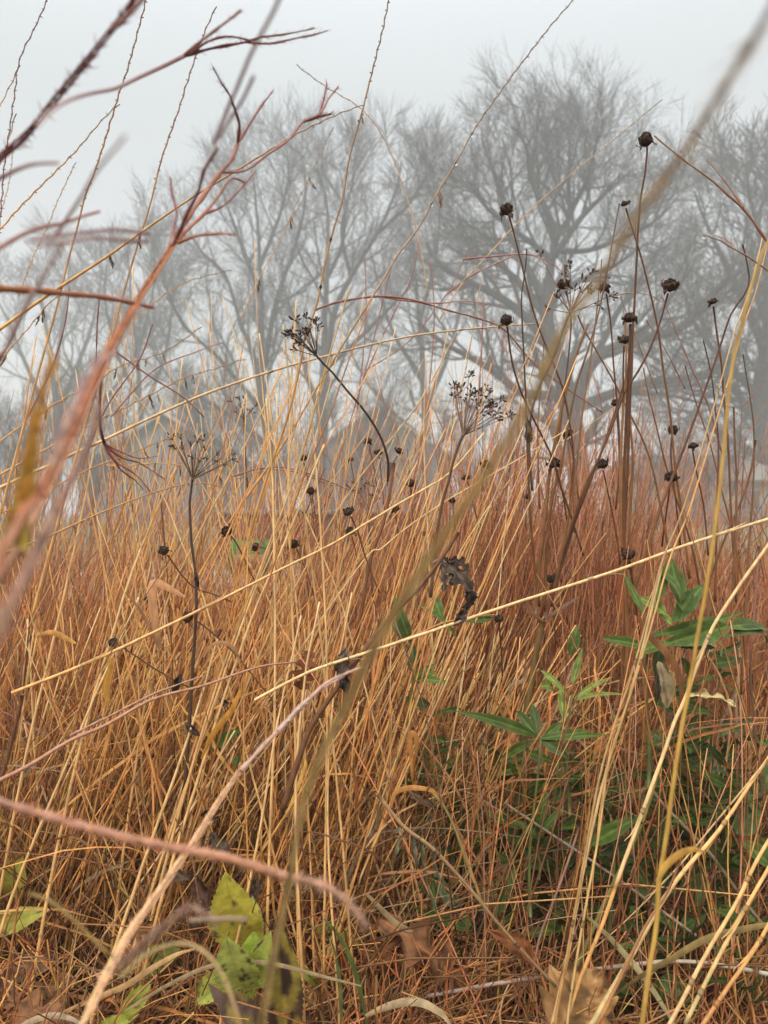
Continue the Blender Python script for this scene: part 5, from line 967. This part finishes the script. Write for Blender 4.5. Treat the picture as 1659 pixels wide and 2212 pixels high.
green_plant('low plant with paired oval leaves at the bottom edge', 1418, 2190, 1425, 2110, 1.02, [(1430, 2108, 1515, 2182, 44, -.03, .7, 'ovate', (.13, .20, .06)), (1425, 2110, 1428, 2175, 38, -.01, .8, 'ovate'), (1500, 2085, 1575, 2135, 40, .03, .7, 'ovate'), (1420, 2105, 1385, 2060, 24, .04, .5, 'ovate', DG), (1470, 2080, 1440, 2040, 40, .05, .6, 'ovate', DG)], 5, seed=8)
green_plant('leafy plant pressed against the frame edge', 1640, 2150, 1630, 1800, 1.1, [
 (1600, 1815, 1680, 1885, 34, -.02, .5, 'lance'), (1590, 1800, 1640, 1735, 52, .02, .3, 'ovate', DG), (1620, 1830, 1690, 1830, 40, .05, .5, 'lance'), (1635, 1960, 1540, 1975, 30, .03, .7, 'lance'), (1640, 1990, 1690, 2010, 36, .04, .6, 'lance'), (1640, 2090, 1560, 2075, 34, .06, .8, 'lance', DG), (1625, 1750, 1600, 1690, 32, .06, .2, 'lance', DG), (1560, 1760, 1530, 1670, 34, .08, .2, 'lance', DG), (1650, 1700, 1680, 1640, 30, .05, .2, 'lance', DG)], 8, seed=9)
# undergrowth plants between the traced ones
R5 = np.random.default_rng(55); DESC = ['narrow-leaved green plant deep in the shade behind the olive stalk', 'bushy green plant behind the silver-grey slanting stem', 'green plant with drooping leaves below the tan dried leaf', 'green plant showing between the pale pair of stalks', 'dense dark green plant beside the kinked straw stalk',
  'green plant behind the split sheath stalk', 'short green plant at the foot of the pale pair', 'green plant behind the steep corner stalks', 'green plant rising behind the big spoon-shaped leaf', 'dim green plant low under the rust bunch', 'thin green plant beside the bent olive-yellow stem', 'low green plant by the fallen tan rod', 'green plant crowding the thick olive lower stem', 'slender green plant amid the silver-grey and drab slanting stems', 'green plant filling the gap under the long flat leaves', 'small green plant in front of the olive slanting stalk', 'green plant half under the buff folded blade', 'green plant tucked under the tan papery leaf', 'leggy green plant beyond the golden stalk', 'green plant at the base of the rust bunch near the blurred stalk', 'green plant in the bottom corner under the steep corner stalks', 'small green plant at the bottom edge by the golden stalk', 'green plant at the bottom edge beyond the crumpled maple leaf']
POS = [(1330, 1990, 1650, 1.35), (1440, 1930, 1600, 1.3), (1470, 1850, 1540, 1.3), (1260, 1960, 1640, 1.35), (1500, 2000, 1690, 1.25), (1560, 2060, 1700, 1.25), (1250, 2110, 1900, 1.2), (1600, 1960, 1560, 1.35), (1540, 1700, 1400, 1.35), (1080, 1880, 1640, 1.4), (980, 1960, 1750, 1.3), (1180, 2100, 1930, 1.25), (1130, 1900, 1620, 1.2), (1500, 1900, 1560, 1.2), (1200, 1900, 1650, 1.18), (1330, 2080, 1760, 1.12), (1400, 2060, 1800, 1.12), (1450, 1780, 1480, 1.2), (1570, 1900, 1650, 1.15), (930, 1800, 1520, 1.35), (1600, 2215, 1960, 1.02), (1470, 2215, 1990, 1.04), (1370, 2215, 2010, 1.06)]
for k, (lb, (px, py, ty, d)) in enumerate(zip(DESC, POS)):
    lv = []
    for j in range(18):
        f = R5.uniform(.05, 1); y = py + (ty - py) * f; sd = 1 if j % 2 else -1; L_ = R5.uniform(45, 100) * (1.1 - .4 * f); a = R5.uniform(-.5, .9)
        lv.append((px + R5.normal(0, 4), y, px + sd * L_ * math.cos(a), y - L_ * math.sin(a), R5.uniform(12, 28), R5.uniform(-.10, .10), R5.uniform(.0, 1.2), 'lance', DG if R5.uniform() < .6 else GREEN))
    green_plant(lb, px, py, px + R5.normal(0, 14), ty, d, lv, 8, seed=20 + k)
# yellow-green plant at the bottom
d = .98; base = P(545, 2230, d); root = thing('yellow_green_plant', 'yellowing plant with black-spotted toothed leaves in the litter', 'plant', base)
m = MB()
for x_, y_ in ((528, 2140), (540, 2120), (548, 2130), (520, 2150)):
    t = np.linspace(0, 1, 7)[:, None]; b0 = P(530 + (x_ - 528) * .5, 2260, d + .01); m.tubes(b0 * (1 - t) + P(x_, y_, d) * t, np.full((1, 7), .0022), (.32, .34, .08), 6)
part(m, 'stem', M_STEM, root)
YL = [((520, 2040), (487, 1884), 112, -.04, .15, 'ovate', (.66, .58, .09), .12), ((530, 2135), (487, 2020), 100, -.15, .2, 'ovate', (.62, .68, .16), .16), ((545, 2135), (548, 2012), 92, -.12, .2, 'ovate', (.46, .60, .10), .0), ((535, 2125), (585, 2010), 66, -.13, .2, 'ovate', (.60, .66, .14), .1), ((552, 2130), (520, 2150), 40, -.04, .4, 'ovate', (.42, .48, .07), .1),
      ((560, 2050), (545, 1935), 34, .04, .2, 'lance', (.46, .44, .08), .1), ((480, 2115), (424, 2170), 46, -.02, .5, 'lance', (.46, .50, .10), .08), ((470, 2100), (420, 2160), 34, .02, .5, 'ovate', (.48, .48, .10), .1)]
for i, (b_, t_, w_, dd, fz, ol, c, am) in enumerate(YL):
    a, b, wd = pl(*b_, *t_, w_, d + (.01 if dd > -.1 else -.07), d + dd)
    leaf_obj('leaf', M_LEAF, a, b, wd, np.array([.1, -1, fz]), c, root, outline=ol, arch=.05, fold=.10, vein=.82, nu=48, nv=16, teeth=15, tamp=.09, seed=70 + i, wave=.08, spots=int(am * 90))
a, b, wd = pl(620, 2250, 603, 1985, 88, .93, .90); leaf_obj('mottled_leaf', M_DEAD, a, b, wd, np.array([.1, -1, .1]), (.34, .26, .05), None, 'tall brown leaf mottled with yellow beside the yellowing plant', 'leaf', outline='lance', arch=.02, fold=.3, vein=1.4, nu=40, nv=10, teeth=20, tamp=.08, wave=.12, blot=(.09, .05, .035), amt=.62, seed=81)
a, b, wd = pl(560, 2230, 450, 2125, 70, .92, .90); leaf_obj('mottled_leaf', M_DEAD, a, b, wd, np.array([.2, -1, .8]), (.16, .10, .075), None, 'purple-brown toothed leaf lying below the yellowing plant', 'leaf', outline='ovate', arch=.05, fold=.2, nu=36, nv=8, teeth=16, tamp=.1, wave=.12, blot=(.34, .25, .07), amt=.3, seed=82)
for i, (b_, t_, w_, c, lb, ol, dd) in enumerate([
  ((20, 1935), (48, 1842), 74, (.52, .48, .09), 'yellow leaf standing at the frame edge behind thin stalks', 'ovate', 1.1), ((-30, 2010), (112, 1962), 50, (.50, .48, .10), 'yellow leaf lying level under the standing yellow leaf', 'lance', 1.05), ((300, 2085), (392, 2052), 64, (.42, .46, .12), 'pale green-yellow leaf behind the arching tan stem', 'ovate', 1.05), ((325, 2125), (258, 2205), 42, (.40, .46, .07), 'long yellow-green leaf hanging in the litter', 'lance', .98),
  ((200, 2230), (300, 2190), 34, (.42, .46, .08), 'yellow-green leaf cut by the bottom edge', 'lance', .95), ((680, 2005), (790, 2040), 34, (.46, .42, .07), 'yellow leaf behind the pink hairy spike tip', 'lance', 1.1), ((690, 2130), (640, 2080), 22, (.40, .42, .08), 'small yellow leaf beside the mottled brown leaf', 'lance', 1.0), ((330, 1690), (360, 1640), 34, (.5, .42, .08), 'ochre-yellow leaf deep in the thatch', 'ovate', 1.3), ((560, 1660), (600, 1610), 26, (.42, .36, .07), 'small yellow leaf behind the pale forked stem', 'ovate', 1.4), ((470, 1610), (520, 1575), 30, (.10, .22, .05), 'bright green lobed leaf in the thatch under the fan', 'ovate', 1.15), ((505, 1640), (545, 1655), 24, (.10, .22, .05), 'smaller bright green leaf beside the lobed one', 'ovate', 1.15)]):
    a, b, wd = pl(*b_, *t_, w_, dd, dd - .02); leaf_obj('yellow_leaf' if c[1] > .3 else 'green_leaf', M_LEAF, a, b, wd, np.array([.15, -1, .5]), c, None, lb, 'leaf', outline=ol, arch=.08, fold=.25, vein=.8, nu=30, nv=8, teeth=14, tamp=.07, wave=.08, spots=5, seed=90 + i)
# dead leaves
def dead(label, b_, t_, w_, d0, d1, col, ol='ovate', up=(0, -1, .3), name='dead_leaf', **kw):
    a, b, wd = pl(*b_, *t_, w_, d0, d1); opt = dict(arch=.12, fold=.25, curl=0., wave=.34, nu=32, nv=10, teeth=9, tamp=.16, vein=1.5, blot=np.array(col) * .5, amt=.4); opt.update(kw)
    return leaf_obj(name, M_DEAD, a, b, wd, np.array(up, float), col, None, label, 'dead leaf', outline=ol, seed=int(b_[0] + b_[1]), **opt)
root = thing('withered_leaf', 'large withered dark leaf hanging in torn curls from the brown stem', 'dead leaf', P(945, 1207, .97))
m = MB()
for b_, t_, w_, c, up, cu, se in (((950, 1205), (958, 1278), 38, (.20, .145, .10), (.3, -1, 0), .9, 1), ((950, 1205), (1020, 1275), 58, (.12, .085, .06), (-.2, -1, .5), .5, 2), ((962, 1212), (1012, 1228), 40, (.06, .032, .022), (.1, -1, .8), .4, 3), ((970, 1225), (978, 1266), 34, (.10, .07, .05), (0, -1, .2), .6, 4)):
    a, b, wd = pl(*b_, *t_, w_, .97, .95); p, Q, uu, vv = leafpts(a, b, wd, np.array(up, float), 24, 8, 'oak', .14, .2, cu, 11, .25, .2, se); m.add(p.reshape(-1, 3), Q, None, leafcol(uu, vv, c, 1.8, None, 6, se, np.array(c) * .45, .45).reshape(-1, 3))
part(m, 'upper_blade', M_DEAD, root)
m = MB(); m.tubes(trace('935,1216 955,1208 985,1225 1005,1240 1018,1262 1020,1290 1012,1320 1000,1345', .97, .96, 8)[0], np.linspace(.0014, .0007, len(trace('935,1216 955,1208 985,1225 1005,1240 1018,1262 1020,1290 1012,1320 1000,1345', .97, .96, 8)[0]))[None], (.32, .2, .13), 5); part(m, 'midrib', M_DEAD, root)
m = MB()
for b_, t_, w_, c, up, cu, se in (((1008, 1262), (1006, 1320), 40, (.045, .026, .02), (.4, -1, .1), 1.2, 5), ((1014, 1300), (996, 1312), 26, (.17, .13, .1), (0, -1, -.4), .8, 6), ((1005, 1318), (978, 1352), 34, (.07, .045, .032), (.3, -1, .3), 1.0, 7), ((1000, 1325), (1002, 1340), 26, (.14, .1, .08), (0, -1, 0), .7, 8)):
    a, b, wd = pl(*b_, *t_, w_, .96, .95); p, Q, uu, vv = leafpts(a, b, wd, np.array(up, float), 22, 8, 'ovate', .2, .2, cu, 9, .2, .25, se); m.add(p.reshape(-1, 3), Q, None, leafcol(uu, vv, c, 1.8, None, 6, se, np.array(c) * .4, .4).reshape(-1, 3))
part(m, 'lower_blade', M_DEAD, root)
dead('grey-brown rolled leaf clinging to the thick dark stem', (748, 1398), (735, 1470), 46, .95, .95, (.17, .125, .09), curl=1.1, teeth=7)
dead('dark hanging curl below the rolled grey-brown leaf', (742, 1450), (748, 1498), 34, .95, .95, (.06, .045, .035), curl=1.2)
dead('lobed red-brown oak leaf caught upright in the straw', (650, 1490), (672, 1405), 58, 1.05, 1.05, (.27, .10, .04), 'oak', vein=.7, wave=.08, amt=.15)
dead('black shrivelled leaf on the dried umbel stem', (392, 1455), (380, 1500), 28, 1.0, 1.0, (.05, .035, .03), curl=1.3)
dead('dark shrivelled leaf lower on the dried umbel stem', (400, 1560), (432, 1590), 24, 1.0, 1.0, (.08, .055, .045), curl=1.2)
dead('dark curled leaf beside the orange bent blade', (470, 1508), (502, 1530), 20, 1.02, 1.02, (.13, .08, .06), curl=.9)
dead('small black leaf hanging on the middle of the umbel stem', (424, 1235), (430, 1272), 16, 1.0, 1.0, (.06, .045, .04), curl=1.3)
for i, (b_, t_, w_, c, lb) in enumerate([((440, 1765), (480, 1750), 34, (.05, .03, .022), 'black crumpled leaf above the pink hairy spike'), ((455, 1800), (505, 1850), 42, (.11, .075, .055), 'dark veined leaf above the pink hairy spike'), ((350, 1870), (410, 1900), 46, (.14, .09, .06), 'grey-brown crumpled leaf below the pink hairy spike'), ((420, 1880), (450, 1960), 46, (.10, .05, .035), 'dark brown hanging leaf beside the yellow leaf'), ((560, 1900), (540, 1960), 34, (.09, .055, .04), 'dark brown leaf behind the yellow leaf tip'), ((370, 1890), (330, 1930), 30, (.07, .045, .035), 'blackish leaf low beneath the pink spike')]):
    dead(lb, b_, t_, w_, 1.05, 1.02, c, curl=.7)
dead('tan papery leaf hanging by the brown ribbon under the green plant', (1422, 1428), (1440, 1530), 52, 1.02, 1.0, (.46, .35, .19), vein=.55, amt=.1, wave=.1, curl=.4)
dead('buff lobed leaf stretched level below the green plant', (1470, 1505), (1590, 1525), 34, .98, .97, (.52, .40, .19), 'oak', up=(0, -.6, 1), curl=.5, amt=.1)
dead('dark narrow leaf hanging beside the tan papery leaf', (1418, 1440), (1412, 1535), 18, 1.0, 1.0, (.10, .08, .055), 'lance', curl=1.2)
dead('dark purple leaf sliver behind the spoon-shaped leaf', (1450, 1395), (1545, 1400), 22, 1.03, 1.03, (.08, .045, .04), 'lance', curl=.9)
dead('long rust-brown leaf draped over the tan rod', (1168, 2095), (1050, 2008), 46, .97, .95, (.28, .10, .035), 'lance', up=(.2, -.8, .9), wave=.12, amt=.3, crum=.16, nv=14)
dead('tan crumpled maple leaf at the bottom edge', (1205, 2240), (1300, 2095), 150, .92, .97, (.46, .25, .10), 'ovate', up=(.1, -.6, .9), teeth=4, tamp=.22, wave=.35, vein=1.35, nu=48, nv=20, amt=.35, arch=.16, fold=.4, crum=.20)
dead('second tan leaf folded under the crumpled maple leaf', (1330, 2240), (1245, 2170), 90, .96, .97, (.42, .25, .11), 'ovate', up=(.3, -.6, .9), teeth=4, tamp=.16, wave=.3, crum=.2, nv=14)
dead('tan oak leaf lying among stubble near the bottom corner', (60, 2240), (155, 2105), 100, .98, 1.02, (.38, .19, .09), 'oak', up=(.2, -.8, .8), wave=.15, amt=.25, crum=.16, nv=14)
dead('brown oak leaf beneath the tan oak leaf', (170, 2235), (15, 2160), 90, .95, .98, (.32, .155, .075), 'oak', up=(-.2, -.6, 1), wave=.2, amt=.3, crum=.16, nv=14)
dead('grey-pink curled leaf at the frame edge among stubble', (0, 2140), (130, 2060), 76, 1.05, 1.08, (.33, .20, .14), 'ovate', up=(0, -.5, 1), wave=.2, crum=.16, nv=14)
dead('dark brown leaf lying at the bottom beside the mottled leaf', (640, 2225), (800, 2150), 76, 1.0, 1.05, (.15, .075, .04), 'oak', up=(0, -.6, 1), wave=.2, crum=.16, nv=14)
dead('large rust leaf with pale tip in the litter beside the tan rod', (1010, 2150), (820, 1985), 110, 1.0, 1.0, (.28, .125, .055), 'oak', up=(.3, -.7, .7), wave=.14, amt=.35, crum=.16, nv=14)
dead('dark red-brown lobed leaf beneath the large rust leaf', (770, 2110), (870, 2020), 56, 1.02, 1.0, (.22, .085, .035), 'oak', up=(0, -.8, .6), wave=.15, crum=.16, nv=14)
dead('brown leaf rolled beside the fallen tan rod', (875, 1700), (940, 1745), 30, 1.05, 1.05, (.2, .12, .07), curl=1.0)
dead('small brown leaf on the blurred tan stalk', (1135, 895), (1140, 960), 26, .98, 1.0, (.24, .16, .09), 'lance', curl=.8)
R6 = np.random.default_rng(66)
for i, (x_, y_) in enumerate([(300, 2010), (730, 1890), (960, 1880), (1210, 2050), (1560, 2190), (1390, 2195), (880, 2200), (440, 2010), (90, 1880), (620, 1780), (1050, 1780), (1490, 1790)]):
    c = [(.3, .15, .07), (.2, .1, .055), (.38, .22, .11), (.14, .08, .05)][i % 4]; a = R6.uniform(0, 6.28)
    near = ['the arching tan stem', 'the fan base', 'the fallen tan rod', 'the crumpled maple leaf', 'the corner stalks', 'the paired oval leaves', 'the large rust leaf', 'the yellow leaf', 'the standing yellow leaf', 'the pale forked stem', 'the thick olive stem', 'the dark broad leaves'][i]
    dead('small curled dead leaf in the litter near ' + near, (x_, y_), (x_ + 55 * math.cos(a), y_ + 40 * math.sin(a)), R6.uniform(26, 48), 1.15 if y_ < 2000 else 1.02, 1.13 if y_ < 2000 else 1.0, c, 'ovate', curl=R6.uniform(.3, 1.), wave=.25)
# curled dried plant beside the tan rod
root = thing('curled_plant', 'dried plant with twisted grey-green leaves hanging from the tan rod', 'plant', P(890, 1790, .93))
for i, (b_, t_, w_) in enumerate([((905, 1800), (945, 1980), 24), ((893, 1800), (900, 1880), 26), ((935, 1820), (950, 1905), 28), ((870, 1785), (848, 1800), 22), ((880, 1790), (850, 1850), 24), ((912, 1800), (915, 1860), 16), ((918, 1780), (935, 1755), 12)]):
    a, b, wd = pl(*b_, *t_, w_, .93, .92); leaf_obj('leaf', M_DEAD, a, b, wd, np.array([.4, -1, .1]), (.13, .13, .075), root, outline='lance', arch=.06 * (1 if i % 2 else -1), fold=.2, curl=1.3, wave=.3, tw=2.2, nu=26, nv=6, seed=200 + i, edge=(.3, .27, .18), vein=1.3)
# orange and buff ribbons
def ribbon(label, s, d0, d1, w_, col, twist=1.2, name='grass_leaf', fold=.35):
    p, dep, t = trace(s, d0, d1, 10, .1); n = len(p); wd = w_ / F * dep * np.clip(np.sin(np.linspace(.25, 3.05, n)), .12, 1) ** .6
    tg = unit(np.gradient(p, axis=0)); sd = unit(np.cross(tg, [0, 1, 0])); a = np.linspace(0, twist, n)[:, None]; S = sd * np.cos(a) + np.array([0, 1., 0]) * np.sin(a)
    c = np.array(col)[None] * np.exp(np.cumsum(rng.normal(0, .05, (n, 1)), 0))
    m = MB(); m.ribbons(p, wd[None], S[None], np.clip(c[None], 0, .9), fold); return tag(m.build(name, M_BLADE, None, loc=tuple(p[0])), label, 'leaf blade')
ribbon('orange looped ribbon blade in the rust bunch', '892,1680 888,1630 884,1596 890,1583 900,1590 902,1620 896,1650 892,1700', 1.0, 1.0, 13, ORANGE)
ribbon('orange curled blade over the fallen tan rod', '845,1745 852,1715 880,1702 920,1704 945,1715 958,1740', .98, .98, 11, ORANGE, .8)
ribbon('speckled orange blade bent in the lower fan', '520,1490 500,1535 480,1560 455,1595 435,1640', .95, .95, 14, (.6, .28, .05), .5)
ribbon('small orange arch tip above the pale path', '85,1372 105,1366 125,1370 145,1380 164,1390', 1.0, 1.0, 12, (.58, .30, .08), .3)
ribbon('broad pale pink-tan blade beside the dried umbel stem', '345,1400 335,1350 328,1300 326,1268 336,1258 360,1268 400,1290', .98, .98, 20, (.46, .235, .11), .2)
ribbon('thin brown arch under the dried umbel', '270,1280 290,1300 310,1330 330,1370 345,1410', 1.0, 1.0, 7, (.30, .16, .07), .5)
ribbon('orange spotted blade hanging on the straw below a seed head', '232,1440 238,1420 236,1440 228,1480 233,1530', 1.0, 1.0, 16, (.62, .32, .06), .4)
ribbon('buff arch near the orange bent blade', '440,1420 455,1395 480,1388 505,1400 520,1430', 1.0, 1.0, 9, (.56, .30, .13), .6)
ribbon('brown twisted ribbon hanging in front of the tan papery leaf', '1378,1330 1400,1370 1440,1410 1465,1450 1475,1490 1472,1540 1460,1590', .97, .97, 18, (.28, .12, .04), .9)
ribbon('white-tan curled blade lying at the bottom edge', '790,2195 830,2178 880,2165 920,2170 960,2195 980,2225', .92, .92, 17, (.62, .46, .26), .9)
ribbon('pale ribbon looping in the bottom corner', '20,2235 60,2210 110,2195 150,2200 180,2215', .92, .92, 13, (.58, .44, .28), .6)
ribbon('orange blurred leaf tip across the golden stalk', '1420,1905 1440,1870 1470,1845 1500,1835 1520,1840', .52, .54, 16, (.66, .36, .07), .5)
ribbon('olive buff flat blade slanting across the bottom', '1680,1996 1620,2006 1530,2030 1450,2075 1380,2115 1310,2165', .86, .84, 20, (.56, .40, .15), .5)
ribbon('buff blade folded down at a sharp joint beside the green leaves', '1268,1980 1290,2000 1330,2040 1390,2110 1430,2170 1460,2220', .95, .93, 13, (.52, .42, .2), .3)
ribbon('broad tan blade lying slantwise in the lower corner', '130,2190 200,2160 270,2130 330,2090 380,2062 420,2050', .93, .93, 13, (.52, .32, .14), .4)
ribbon('long dry buff blade over the yellowing plant', '270,2185 360,2130 450,2090 520,2078 600,2085 680,2105 780,2130', .88, .86, 10, (.58, .42, .22), .3)
ribbon('tan split blade by the spotted leaves', '790,1930 850,1990 900,2030 880,2080 870,2150 865,2215', 1.0, .98, 15, (.46, .32, .16), .8)
ribbon('fresh green grass blade low by the mottled leaf', '700,1985 730,2020 760,2080 780,2150 795,2225', .93, .93, 10, (.16, .22, .05), .2)
ribbon('second fresh green blade near the mottled leaf', '740,2225 735,2150 728,2080 715,2030', .95, .95, 9, (.18, .22, .07), .2)
ribbon('short buff blade pointing up beside the dried umbel', '290,1050 270,1005 250,980 240,960 235,945', 1.0, 1.0, 12, (.56, .36, .18), .2)
ribbon('rust curled blade at the fork of the seed plant', '1172,1341 1150,1325 1138,1300 1130,1285', 1.1, 1.1, 9, (.3, .16, .08), .8)
ribbon('brown curled bract beyond the fork of the seed plant', '1180,1338 1205,1318 1225,1305 1252,1288', 1.1, 1.1, 9, (.2, .11, .07), .9)
ribbon('grey-tan knotted blade low in the rust bunch', '1100,1500 1105,1480 1130,1470 1140,1445', 1.05, 1.05, 9, (.36, .24, .13), .9)
# maroon dried flower mounds
def sedum(label, heads, d, seed):
    R = np.random.default_rng(seed); x0 = np.mean([h[0] for h in heads]); base = P(x0, CY + CAMZ * F / d, d); root = thing('maroon_flower_plant', label, 'plant', base, None)
    for hx, hy, w_ in heads:
        q = P(hx, hy, d); m = MB(); rad = w_ * .5 / F * d; t = np.linspace(0, 1, 6)[:, None]
        k = MB(); k.tubes(base * (1 - t) + q * t + np.array([0, 0, .02]) * t * (1 - t), np.full((1, 6), .0022), (.25, .13, .07), 6); part(k, 'stem', M_STEM, root)
        for j in range(150):
            a = R.uniform(0, 6.28); rr = math.sqrt(R.uniform(0, 1)); e = np.array([math.cos(a) * rr, math.sin(a) * rr, .35 * (1 - rr * rr) + R.normal(0, .07)])
            m.ball(q + e * rad, .0030 * R.uniform(.7, 1.3), np.array(MAROON) * R.uniform(.5, 1.8), 5, 4, .15, None, (1, 1, 1), j)
        o = part(m, 'flower_head', M_HEAD, root)
sedum('maroon flat-topped dried flower heads deep behind the fan', [(488, 1380, 90), (540, 1420, 60), (440, 1420, 50)], 1.5, 1)
sedum('maroon dried flower heads low under the fan', [(510, 1515, 60), (620, 1480, 50), (570, 1560, 50)], 1.4, 2)
sedum('maroon dried flower heads behind a round seed head', [(272, 1412, 60), (330, 1440, 50)], 1.45, 3)
sedum('maroon dried flower heads deep in the slanting straw', [(232, 1530, 60), (340, 1560, 60), (300, 1600, 40)], 1.4, 4)
